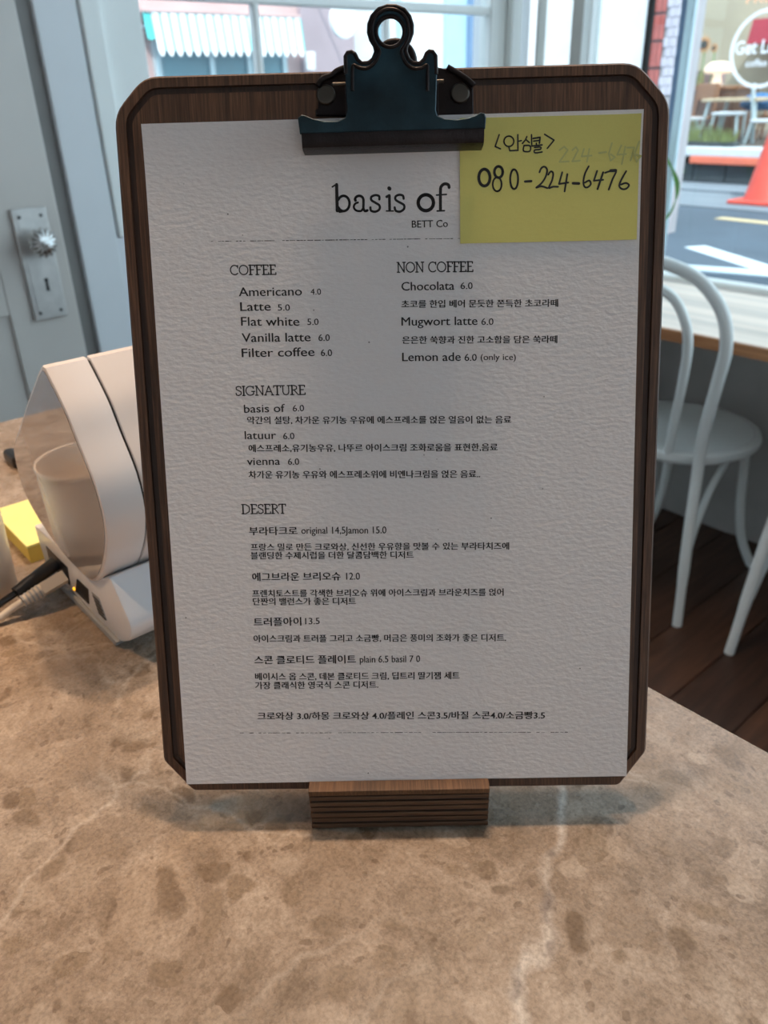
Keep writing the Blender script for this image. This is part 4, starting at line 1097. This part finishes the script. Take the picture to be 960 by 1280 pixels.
for k in range(5):
    z = -0.2885 - k * 0.0028
    MB().box((-0.4620 + k * 0.0010, YB - 0.0008, z), (-0.4520 + k * 0.0012, YB, z - 0.0013)).build('grille_slot', M_BLACK, grl)
P(plabel(MB().lathe([(0.0014, 0.0), (0.0012, -0.0007), (0.0005, -0.001)], (-0.5010, YB - 0.0002, -0.3022), 12, 'Y').build('status_light', M_LED, pr), 'glowing amber light'))
P(MB().prism([(-0.545, -0.302), (-0.545, -0.286), (-0.505, -0.2865), (-0.509, -0.303)], YB - 0.0004, YB + 0.003, 'Y').build('socket_panel', M_BLACK, pr))

# cables plugged into it
kb = tag(empty('power_cable', (-0.53, 0.10, COUNTER_Z)), 'black cable with straight plug entering the back of the white printer', 'cable')
inb(MB().tube([(-0.5275, YB - 0.0012, -0.2925), (-0.5225, 0.116, -0.2975), (-0.5205, 0.105, -0.3000)], [0.0052, 0.0050, 0.0044], 14).build('plug', M_BLACK, kb, smooth=50), kb)
inb(MB().tube(smooth_path([(-0.5205, 0.105, -0.3000), (-0.522, 0.098, -0.303), (-0.5235, 0.075, -0.3110), (-0.522, 0.045, -0.3125), (-0.545, 0.005, -0.3125), (-0.72, -0.05, -0.3125)], 6), 0.0024, 10).build('cord', M_BLACK, kb, smooth=60), kb)
kw = tag(empty('network_cable', (-0.51, 0.10, COUNTER_Z)), 'ivory network cable with ribbed boot below the black power plug', 'cable')
bw = Vector((-0.512, YB - 0.0012, -0.2965)); bd = (Vector((-0.5115, 0.106, -0.3030)) - bw)
inb(MB().tube([bw, bw + bd * 0.55], [0.0058, 0.0058], 4).build('plug', M_CABLEW, kw), kw)
inb(MB().tube([bw + bd * 0.55, bw + bd * 1.0], [0.0050, 0.0040], 10).build('boot', M_CABLEW, kw, smooth=50), kw)
for k in range(5):
    c_ = bw + bd * (0.60 + 0.09 * k)
    inb(MB().tube([c_, c_ + bd * 0.035], 0.0054 - 0.0002 * k, 10).build('boot_rib', M_SLAB, kw), kw)
inb(MB().tube(smooth_path([bw + bd, (-0.5125, 0.098, -0.3060), (-0.5135, 0.082, -0.3115), (-0.514, 0.050, -0.3122), (-0.530, -0.005, -0.3122), (-0.70, -0.08, -0.3122)], 6), 0.0027, 10).build('cord', M_CABLEW, kw, smooth=60), kw)
# cup, note pad, small black plug
cu = tag(empty('cup', (-0.5690, 0.0830, COUNTER_Z)), 'ivory cup at left edge of the photo, reflected in the printer side', 'cup')
MB().lathe([(0.0335, 0), (0.0345, 0.001), (0.0358, 0.03), (0.0368, 0.066), (0.0370, 0.0725), (0.0378, 0.0745), (0.0372, 0.0762), (0.0358, 0.0755), (0.0350, 0.070), (0.0335, 0.03), (0.031, 0.006), (0.004, 0.004)], seg=40).build('cup_body', M_CUP, cu, smooth=50)
pd = tag(empty('note_pad', (-0.621, 0.171, COUNTER_Z)), 'thick pad of pale yellow sticky notes lying behind the cup', 'note pad')
inb(MB().box((-0.662, 0.134, COUNTER_Z), (-0.581, 0.208, COUNTER_Z + 0.0135), 0.0004).build('pad_block', M_PADEDGE, pd), pd)
inb(plabel(MB().box((-0.6625, 0.1335, COUNTER_Z + 0.0135), (-0.5805, 0.2085, COUNTER_Z + 0.0155), 0.0003).build('top_sheet', M_PAD, pd), 'pale lemon yellow top sheet'), pd)
bp_ = MB().box((-0.803, 0.186, COUNTER_Z), (-0.772, 0.197, COUNTER_Z + 0.012), 0.003)
bp_.tube([(-0.772, 0.1915, COUNTER_Z + 0.006), (-0.758, 0.1900, COUNTER_Z + 0.005)], 0.0035, 10)
tag(bp_.build('adapter', M_BLACK), 'small black adapter lying near the far edge of the marble', 'adapter')

# ------------------------------------------------------------------ street
g = struct(MB().box((-40, YF + 0.16, STREET_Z - 0.1), (40, 7.42, STREET_Z)).box((-40, -10, STREET_Z - 0.1), (XL - 0.16, YF + 0.16, STREET_Z)).build('road', M_ASPHALT))
struct(MB().box((-40, 6.5, STREET_Z), (40, 7.42, STREET_Z + 0.012)).box((-40, 7.42, STREET_Z - 0.1), (40, 8.0, STREET_Z + 0.03)).build('gutter', M_GUTTER))
def flat_strip(a, b, w, m, name, label, group=None, z=STREET_Z, h=0.004):
    a, b = Vector(a), Vector(b)
    d = (b - a).normalized(); n_ = Vector((-d.y, d.x)) * w / 2
    q = [a - n_, b - n_, b + n_, a + n_]
    o = MB().prism([(p.x, p.y) for p in q], z, z + h, 'Z').build(name, m)
    tag(o, label, 'road marking', group)
    return o
flat_strip((-3.12, 6.05), (2.0, 5.75), 0.11, M_ROADYELLOW, 'road_line', 'yellow painted line along the far side of the road')
flat_strip((-2.62, 4.84), (-1.85, 4.38), 0.14, M_ROADWHITE, 'road_line', 'upper slanting white line painted on the road, right of the board')
flat_strip((-2.36, 4.20), (-1.2, 4.56), 0.14, M_ROADWHITE, 'road_line', 'lower level white line painted on the road, behind the white chair', h=0.006)
flat_strip((-3.1, 4.72), (-2.66, 4.42), 0.12, M_ROADWHITE, 'road_line', 'short white line end on the road touching the board edge')
# traffic cone
cn = tag(empty('traffic_cone', (-3.20, 7.0, STREET_Z + 0.012)), 'red traffic cone on the road at right edge of the photo', 'cone')
MB().box((-0.24, -0.24, 0), (0.24, 0.24, 0.03), 0.01).build('base', M_CONE, cn)
MB().lathe([(0.205, 0.03), (0.19, 0.05), (0.05, 0.72), (0.03, 0.75)], seg=32).build('cone_body', M_CONE, cn, smooth=40)

# shop across the road
SY = 8.0
sh = tag(empty('coffee_shop', (-2.6, SY, STREET_Z)), 'coffee shop front across the road with round white window sticker', 'building')
def S(o): return inb(o, sh)
S(MB().box((-6.2, SY + 0.08, STREET_Z), (1.2, SY + 0.3, -0.70)).build('plinth', M_STONE, sh))
x = -6.2; k = 0
while x < -2.6:
    w_ = 0.34
    S(MB().box((x + 0.006, SY + 0.05, STREET_Z + 0.03), (x + w_ - 0.006, SY + 0.1, -0.706), 0.006).build('plinth_stone', M_STONE, sh)); x += w_
S(plabel(MB().box((-4.52, SY - 0.02, -0.70), (1.2, SY + 0.3, -0.635), 0.01).build('orange_band', M_ORANGE, sh), 'bright orange-red band'))
S(plabel(MB().box((-6.2, SY, -0.635), (1.2, SY + 0.3, -0.555), 0.01).build('window_sill', M_SILLW, sh), 'bluish white sill'))
S(MB().box((-6.2, SY + 0.0, 1.6), (1.2, SY + 0.3, 3.6)).build('fascia', M_FACADEWHITE, sh))
S(MB().box((-5.35, SY, -0.555), (-5.2, SY + 0.15, 1.6)).build('window_post', M_ALU, sh))
S(MB().box((-1.6, SY, -0.555), (-1.45, SY + 0.15, 1.6)).build('window_post', M_ALU, sh))
S(MB().box((-5.2, SY + 0.06, -0.555), (-1.6, SY + 0.07, 1.6)).build('shop_glass', M_SHOPGLASS, sh))
S(MB().box((-6.9, 11.4, -0.9), (1.2, 11.5, 3.4)).build('back_wall', M_SHOPWALL, sh))
S(MB().box((-6.95, SY + 0.95, -0.9), (-6.9, 11.4, 3.4)).build('side_wall', M_SHOPWALL, sh))
S(MB().box((-6.9, SY + 0.3, -0.95), (1.2, 11.4, -0.56)).build('shop_floor', M_SHOPFLOOR, sh))
S(MB().box((-6.2, SY, -0.9), (-5.35, SY + 0.3, 1.6)).build('pier', M_FACADEWHITE, sh))
# the window sticker: ring, words
RC = Vector((-3.985, 0.265)); RR = 0.285
ring = MB()
n_ = 56
for k in range(n_):
    a0, a1 = 2 * PI * k / n_, 2 * PI * (k + 1) / n_
    q = [(RC.x + r * math.cos(a), RC.y + r * math.sin(a)) for r, a in ((RR, a0), (RR + 0.03, a0), (RR + 0.03, a1), (RR, a1))]
    ring.prism(q, SY + 0.052, SY + 0.0595, 'Y')
S(plabel(ring.build('window_sticker', M_STICKER, sh), 'white ring sticker around the shop name'))
def sign(s, cx, cz, w, h, off, mat, name, y=SY + 0.056):
    vs, fs = text_mesh(s, offset=off)
    xs = [v.x for v in vs]; ys = [v.y for v in vs]
    a, b2, c_, d_ = min(xs), max(xs), min(ys), max(ys)
    out = [(cx + (v.x - a) / (b2 - a) * w, y, cz + (v.y - c_) / (d_ - c_) * h) for v in vs]
    return S(plabel(MB().add(out, fs).build(name, mat, sh, fix=False), name.replace('_', ' ')))
sign('Get Lucky', -4.255, 0.195, 0.56, 0.145, 0.025, M_STICKER, 'white_shop_name_lettering')
sign('coffee', -4.13, 0.125, 0.20, 0.062, 0.012, M_STICKER, 'small_white_lettering')
sign('FRESH', -4.22, 0.625, 0.42, 0.07, 0.004, M_PINKTEXT, 'faint_orange_lettering')
# inside the shop
FZs = -0.56
cbn = tag(empty('cabinet', (-5.35, 9.6, FZs)), 'brown wooden cabinet inside the shop under the mushroom lamp', 'cabinet')
MB().box((-0.35, -0.25, 0), (0.50, 0.25, 0.50), 0.01).build('carcass', M_CABINET, cbn)
MB().box((-0.38, -0.28, 0.50), (0.53, 0.28, 0.535), 0.005).build('cabinet_top', M_ORWOOD, cbn)
MB().box((-0.31, -0.265, 0.05), (0.07, -0.25, 0.46), 0.004).build('door', M_CABINET, cbn)
MB().box((0.09, -0.265, 0.05), (0.46, -0.25, 0.46), 0.004).build('door', M_CABINET, cbn)
ml = tag(empty('table_lamp', (-5.18, 9.5, FZs + 0.535)), 'cream glowing mushroom lamp on the brown cabinet in the shop', 'lamp')
MB().lathe([(0.07, 0), (0.06, 0.02), (0.04, 0.10), (0.045, 0.14)], seg=24).build('lamp_base', M_LAMPSHADE, ml, smooth=60)
MB().lathe([(0.045, 0.12), (0.13, 0.125), (0.155, 0.15), (0.14, 0.20), (0.08, 0.235), (0.01, 0.24)], seg=28).build('lamp_shade', M_LAMPSHADE, ml, smooth=60)
bk = tag(empty('side_box', (-5.62, 9.72, FZs + 0.535)), 'mauve box standing on the cabinet behind the sunflowers', 'box')
MB().box((-0.1, -0.08, 0), (0.38, 0.08, 0.16), 0.01).build('box_body', M_FACADEMAUVE, bk)
def flower(x, z, r, label):
    f_ = tag(empty('sunflower', (x, 9.55, FZs + 0.535)), label, 'flower', 'orange flowers on the cabinet in the shop')
    MB().tube([(0, 0, 0), (0.01, 0, z * 0.5), (0, 0, z)], 0.006, 6).build('stem', M_LEAF, f_)
    MB().lathe([(r * 0.42, -0.02), (r * 0.40, -0.035), (r * 0.1, -0.04)], (0, 0, z), 16, 'Y').build('seed_head', M_SEED, f_)
    for k in range(12):
        a = 2 * PI * k / 12
        c0, s0 = math.cos(a), math.sin(a)
        q = [(r * 0.35 * c0 - 0.3 * r * s0 * 0.5, z + r * 0.35 * s0 + 0.3 * r * c0 * 0.5), (r * c0, z + r * s0), (r * 0.35 * c0 + 0.3 * r * s0 * 0.5, z + r * 0.35 * s0 - 0.3 * r * c0 * 0.5)]
        MB().prism(q, -0.02, -0.012, 'Y').build('petal', M_FLOWER, f_)
flower(-5.41, 0.415, 0.10, 'large orange flower, taller of the two on the shop cabinet')
flower(-5.285, 0.375, 0.05, 'small orange flower, lower of the two on the shop cabinet')
vs_ = tag(empty('vase', (-5.40, 9.53, FZs + 0.535)), 'pale green glass vase under the orange flowers', 'vase')
MB().lathe([(0.03, 0), (0.045, 0.03), (0.04, 0.1), (0.025, 0.14), (0.03, 0.16)], seg=20).build('vase_body', M_GRASS, vs_, smooth=60)
# wall cloth and frames
tag(MB().prism([(-5.62, 0.42), (-4.9, 0.42), (-4.95, 0.68), (-5.58, 0.68)], 10.9, 11.4, 'Y').build('wall_hanging', M_RED), 'dark red cloth hanging inside the shop behind the sticker', 'wall hanging')
def table(x, y, w, d, h, label, top=M_OAK):
    t = tag(empty('cafe_table', (x, y, FZs)), label, 'table', 'tables inside the shop')
    MB().box((-w / 2, -d / 2, h - 0.03), (w / 2, d / 2, h), 0.006).build('tabletop', top, t)
    for sx in (-1, 1):
        for sy in (-1, 1):
            MB().tube([(sx * (w / 2 - 0.06), sy * (d / 2 - 0.06), h - 0.03), (sx * (w / 2 - 0.0), sy * (d / 2 - 0.02), 0)], 0.018, 10).build('leg', M_STEELPALE, t)
    return t
table(-4.60, 9.0, 0.62, 0.5, 0.42, 'pale oak table with splayed steel legs inside the shop')
table(-5.05, 8.55, 0.42, 0.4, 0.25, 'low pale bench table close behind the shop window', M_SILLW)
def shop_chair(x, y, h, m_seat, m_frame, label, rz=0.0, back=True, cat='chair'):
    t = tag(empty('shop_chair', (x, y, FZs), rz), label, cat, 'chairs inside the shop')
    MB().box((-0.14, -0.14, h - 0.03), (0.14, 0.14, h), 0.01).build('seat', m_seat, t)
    for sx in (-1, 1):
        MB().tube([(sx * 0.11, -0.11, h - 0.02), (sx * 0.15, -0.16, 0)], 0.014, 8).build('leg', m_frame, t)
        MB().tube([(sx * 0.13, 0.16, 0), (sx * 0.12, 0.12, h), (sx * 0.12, 0.17, h + (0.32 if back else -0.01))], 0.014, 8).build('leg', m_frame, t)
    if back:
        MB().box((-0.13, 0.145, h + 0.16), (0.13, 0.17, h + 0.32), 0.008).build('backrest', m_seat, t)
shop_chair(-5.13, 9.10, 0.24, M_ORWOOD, M_ORWOOD, 'orange wooden chair between cabinet and oak table in the shop')
shop_chair(-4.50, 9.62, 0.24, M_ORWOOD, M_ORWOOD, 'orange wooden chair behind the pale oak table in the shop', 0.3)
shop_chair(-4.18, 8.75, 0.23, M_SILLW, M_STEELPALE, 'white seated steel chair right of the oak table in the shop', PI / 2 + 0.4)
shop_chair(-5.36, 8.9, 0.30, M_SILLW, M_STEELPALE, 'white seated steel chair at far left inside the shop', -0.6)
shop_chair(-4.50, 8.6, 0.30, M_SILLW, M_STEELPALE, 'backless steel stool with white seat in front of the oak table', 0.2, False, 'stool')
def bag(x, y, z, r, m, label, nm='bundle'):
    o = MB().lathe([(r * 0.6, 0), (r, r * 0.3), (r * 0.95, r * 0.8), (r * 0.5, r * 1.15), (r * 0.1, r * 1.2)], (0, 0, 0), 20).build(nm, m, smooth=60)
    o.location = (x, y, z); o.scale = (1.5, 1, 1); tag(o, label, 'bundle')
bag(-4.60, 9.42, FZs + 0.29, 0.14, M_BLUE, 'blue cloth bundle right of the oak table in the shop')
bag(-4.58, 9.86, FZs + 0.44, 0.10, M_TEAL, 'teal cloth bundle behind the blue one in the shop')
lamp('shop_lamp', 'AREA', (-4.2, 9.4, 2.4), 75, (1.0, 0.95, 0.86), 2.0, (0, 0, 0), 2.0)
# grass tufts along the sill
tp = tag(empty('grass_planter', (-4.68, SY + 0.2, -0.555)), 'dry green grasses growing along the foot of the shop window', 'plant')
MB().box((-0.22, -0.03, 0), (0.5, 0.10, 0.04), 0.005).build('trough', M_STONE, tp)
m_ = MB()
for k in range(380):
    x0_ = random.uniform(-0.22, 0.48); y0_ = random.uniform(-0.02, 0.09); hh = random.uniform(0.05, 0.24) * (1.15 - 0.9 * max(0, x0_))
    dx_ = random.uniform(-0.09, 0.09); w_ = random.uniform(0.004, 0.012)
    m_.add([(x0_ - w_, y0_, 0.03), (x0_ + w_, y0_, 0.03), (x0_ + dx_ * 0.4 + w_ * 0.7, y0_ - 0.01, hh * 0.6), (x0_ + dx_ * 0.4 - w_ * 0.7, y0_ - 0.01, hh * 0.6), (x0_ + dx_, y0_ - 0.02, hh)], [(0, 1, 2, 3), (3, 2, 4)])
m_.build('grass_blades', M_GRASS, tp, fix=False)['kind'] = 'stuff'
sp_ = tag(empty('street_plant', (-4.66, SY - 0.12, STREET_Z + 0.03)), 'bright green leafy plant at the kerb below the orange band', 'plant')
m_ = MB()
for k in range(60):
    a = random.uniform(0, 2 * PI); hh = random.uniform(0.10, 0.24); r_ = random.uniform(0.04, 0.18); w_ = 0.012
    m_.add([(0, 0, 0), (r_ * 0.5 * math.cos(a) - w_, r_ * 0.25 * math.sin(a), hh * 0.8), (r_ * math.cos(a), r_ * 0.5 * math.sin(a), hh), (r_ * 0.5 * math.cos(a) + w_, r_ * 0.25 * math.sin(a), hh * 0.7)], [(0, 1, 2, 3)])
m_.build('leaves', M_LEAF, sp_, fix=False)['kind'] = 'stuff'
# houseplant stem arching beside the window glass
hp = tag(empty('houseplant', (-1.34, 2.15, BENCH_Z)), 'thin green plant stem arching beside the board against the window', 'plant')
lf = [(-1.315, 2.12, -0.155), (-1.262, 2.11, -0.178), (-1.228, 2.10, -0.210), (-1.213, 2.10, -0.240), (-1.212, 2.10, -0.275), (-1.226, 2.10, -0.315), (-1.262, 2.105, -0.345)]
pot = MB().lathe([(0.035, 0), (0.042, 0.005), (0.052, 0.08), (0.054, 0.085), (0.048, 0.085), (0.045, 0.07), (0.005, 0.068)], seg=28)
pot.build('pot', M_WHITEWALL, hp, smooth=50)
inb(MB().tube(smooth_path([(-1.34, 2.15, BENCH_Z + 0.06), (-1.36, 2.14, -0.35), (-1.35, 2.13, -0.19), (-1.315, 2.12, -0.155)], 5), 0.002, 6).build('stem', M_LEAF, hp), hp)
sp2 = smooth_path(lf, 5)
for a_, b2_, w_ in ((0, 8, 0.0062), (8, 20, 0.0075), (20, 30, 0.0036)):
    m_ = MB(); seg_ = sp2[a_:b2_ + 1]; n_ = len(seg_)
    vs = []
    for i, p in enumerate(seg_):
        ww = w_ * (0.25 + 0.75 * math.sin(PI * min(1, (i + 0.6) / n_)))
        t = (seg_[min(i + 1, n_ - 1)] - seg_[max(i - 1, 0)]).normalized()
        s_ = t.cross(Vector((0, 1, 0))).normalized() * ww
        vs += [p - s_, p + Vector((0, -0.002, 0)), p + s_, p + Vector((0, 0.0008, 0))]
    fs = [(i * 4 + j, i * 4 + (j + 1) % 4, (i + 1) * 4 + (j + 1) % 4, (i + 1) * 4 + j) for i in range(n_ - 1) for j in range(4)]
    inb(MB().add(vs, fs).build('leaf', M_LEAF, hp, smooth=60), hp)

# brick pier seen through the narrow pane: red soldier bricks on one face, pale tiles on the next
bpier = tag(empty('brick_pier', (-3.12, 5.1, STREET_Z)), 'outdoor pier of upright red bricks beside pale tiles, seen past the window post', 'pier')
def BP(o): return inb(o, bpier)
BP(MB().box((-3.245, 5.012, STREET_Z), (-3.085, 5.30, 2.2)).build('mortar_core', M_MORTARD, bpier))
bme = None
for r_ in range(-5, 8):
    zb = 0.386 + 0.1455 * r_
    for c_ in range(4):
        xa = -3.240 + c_ * 0.0315
        o = MB().box((xa, 5.0, zb - 0.1455 + 0.006), (xa + 0.0225, 5.03, zb - 0.008), 0.002).build('brick', M_BRICK, bpier)
        BP(o)
BP(MB().box((-3.112, 5.006, STREET_Z), (-3.02, 5.28, 2.2)).build('tile_core', M_MORTAR, bpier))
for r_ in range(-3, 13):
    zb = 0.10 + 0.052 * r_
    for c_ in range(2):
        xa = -3.110 + c_ * 0.043 + (0.02 if r_ % 2 else 0)
        BP(MB().box((xa, 4.996, zb), (min(xa + 0.040, -3.022), 5.012, zb + 0.047), 0.002).build('tile', M_TILE, bpier))

wp = tag(empty('white_wall', (-3.75, 5.2, STREET_Z)), 'bright white rendered outdoor wall left of the brick pier, behind the narrow panes', 'wall')
inb(MB().box((-4.55, 5.03, STREET_Z), (-3.262, 5.3, 2.2)).build('render_face', M_FACADEWHITE, wp), wp)
inb(MB().box((-4.55, 5.0, STREET_Z), (-3.262, 5.03, STREET_Z + 0.3)).build('wall_base', M_STONE, wp), wp)

# ------------------------------------------------------------------ side street seen through the left window
FX = -7.0
ab = tag(empty('awning_shop', (FX, 4.3, STREET_Z)), 'pinkish brick shop with blue window below the striped awning', 'building')
def A(o): return inb(o, ab)
A(MB().box((FX - 0.6, 2.2, STREET_Z), (FX - 0.3, 5.95, 4.0)).build('wall', M_FACADEPINK, ab))
A(MB().box((FX - 0.3, 3.75, -0.4), (FX - 0.27, 5.05, 0.42)).build('shop_window', M_WINBLUE, ab))
for y in (3.72, 4.25, 4.65, 5.05):
    A(MB().box((FX - 0.3, y, -0.45), (FX - 0.24, y + 0.05, 0.45)).build('window_post', M_ALU, ab))
A(MB().box((FX - 0.3, 5.3, -0.9), (FX - 0.25, 5.95, 1.6)).build('pilaster', M_FACADEMAUVE, ab))
A(MB().box((FX - 0.3, 2.3, -0.9), (FX - 0.25, 3.5, 1.6)).build('pilaster', M_FACADEMAUVE, ab))
aw = tag(empty('awning', (FX, 4.4, 0.5)), 'white and turquoise striped shop awning with scalloped lower edge', 'awning')
y0a, y1a, na = 3.60, 5.11, 18
wd = (y1a - y0a) / na
for k in range(na):
    ya = y0a + k * wd
    def stripe(ya, w_, m, xo, zlow, sc_):
        prof = []
        nn = 6
        low = [(ya + w_ * i / nn, zlow - sc_ * math.sin(PI * i / nn)) for i in range(nn + 1)]
        poly = low + [(ya + w_, 0.645), (ya, 0.645)]
        n2 = len(poly)
        vs = [(FX + xo + (0.645 - z) * 0.15, y, z) for y, z in poly] + [(FX + xo - 0.01 + (0.645 - z) * 0.15, y, z) for y, z in poly]
        fs = [tuple(range(n2)), tuple(range(n2, 2 * n2))[::-1]] + [(i, (i + 1) % n2, (i + 1) % n2 + n2, i + n2) for i in range(n2)]
        return inb(MB().add(vs, fs).build('awning_stripe', m, aw), aw)
    stripe(ya + wd * 0.08, wd * 0.70, M_AWN, 0.012, 0.36, 0.04)
    stripe(ya + wd * 0.76, wd * 0.34, M_AWNCYAN, 0.0, 0.375, 0.01)
stripe(y0a - 0.06, 0.06, M_AWNCYAN, 0.0, 0.45, 0.01)
for k, y in enumerate((y0a + 0.02, (y0a + y1a) / 2, y1a - 0.02)):
    inb(MB().tube([(FX - 0.3, y, 0.50), (FX + 0.02, y, 0.63)], 0.012, 8).build('awning_arm', M_ALU, aw), aw)
inb(MB().box((FX - 0.3, y0a - 0.06, 0.635), (FX + 0.02, y1a, 0.66), 0.005).build('awning_board', M_FACADEPINK, aw), aw)
rs = tag(empty('round_sign', (FX + 0.15, 5.50, 0.62)), 'round white hanging sign right of the awning', 'sign')
MB().lathe([(0.15, -0.02), (0.155, 0.0), (0.15, 0.02)], seg=32, axis='X').build('sign_disc', M_FACADEWHITE, rs)
MB().tube([(-0.4, 0, 0.17), (0.0, 0, 0.17), (0, 0, 0.14)], 0.012, 8).build('bracket', M_BLACK, rs)
gs = tag(MB().lathe([(0.05, 0), (0.055, 0.14), (0.05, 0.15)], (FX - 0.1, 5.27, 0.22), 16).build('wall_lantern', M_FACADEWHITE, smooth=50), 'pale cylinder lantern on the wall right of the awning', 'lantern')
def block(name, y0, y1, x, z1, m, label, cat='building', extra=()):
    b_ = tag(empty(name, (x, (y0 + y1) / 2, STREET_Z)), label, cat)
    inb(MB().box((x - 0.5, y0, STREET_Z), (x, y1, z1)).build('wall', m, b_), b_)
    for (a, c, z0_, z1_, mm_, nm) in extra:
        inb(MB().box((x - 0.02, a, z0_), (x + 0.03, c, z1_), 0.004).build(nm, mm_, b_), b_)
block('white_building', 5.96, 6.98, FX, 4.0, M_FACADEWHITE, 'white rendered building between the awning shop and blue panels',
      extra=((6.02, 6.12, -0.9, 3.0, M_WINBLUE, 'downpipe'), (6.30, 6.36, -0.9, 3.0, M_FACADEBLUE, 'downpipe'), (6.62, 6.97, -0.6, 0.22, M_FACADEBLUE, 'door')))
block('light_blue_building', 6.99, 7.29, FX + 0.05, 4.0, M_FACADEBLUE, 'narrow light blue facade strip beside the white building')
block('slate_blue_building', 7.30, 8.9, FX + 0.1, 4.0, M_FACADESLATE, 'slate blue facade at right end of the small-paned window view',
      extra=((7.72, 7.80, -0.9, 2.0, M_FACADEMAUVE, 'downpipe'), (7.36, 7.66, -0.5, 0.24, M_FACADEBLUE, 'window')))
block('corner_building', -3.5, 2.15, FX - 0.2, 4.0, M_FACADEMAUVE, 'mauve building left of the awning shop, mostly hidden')
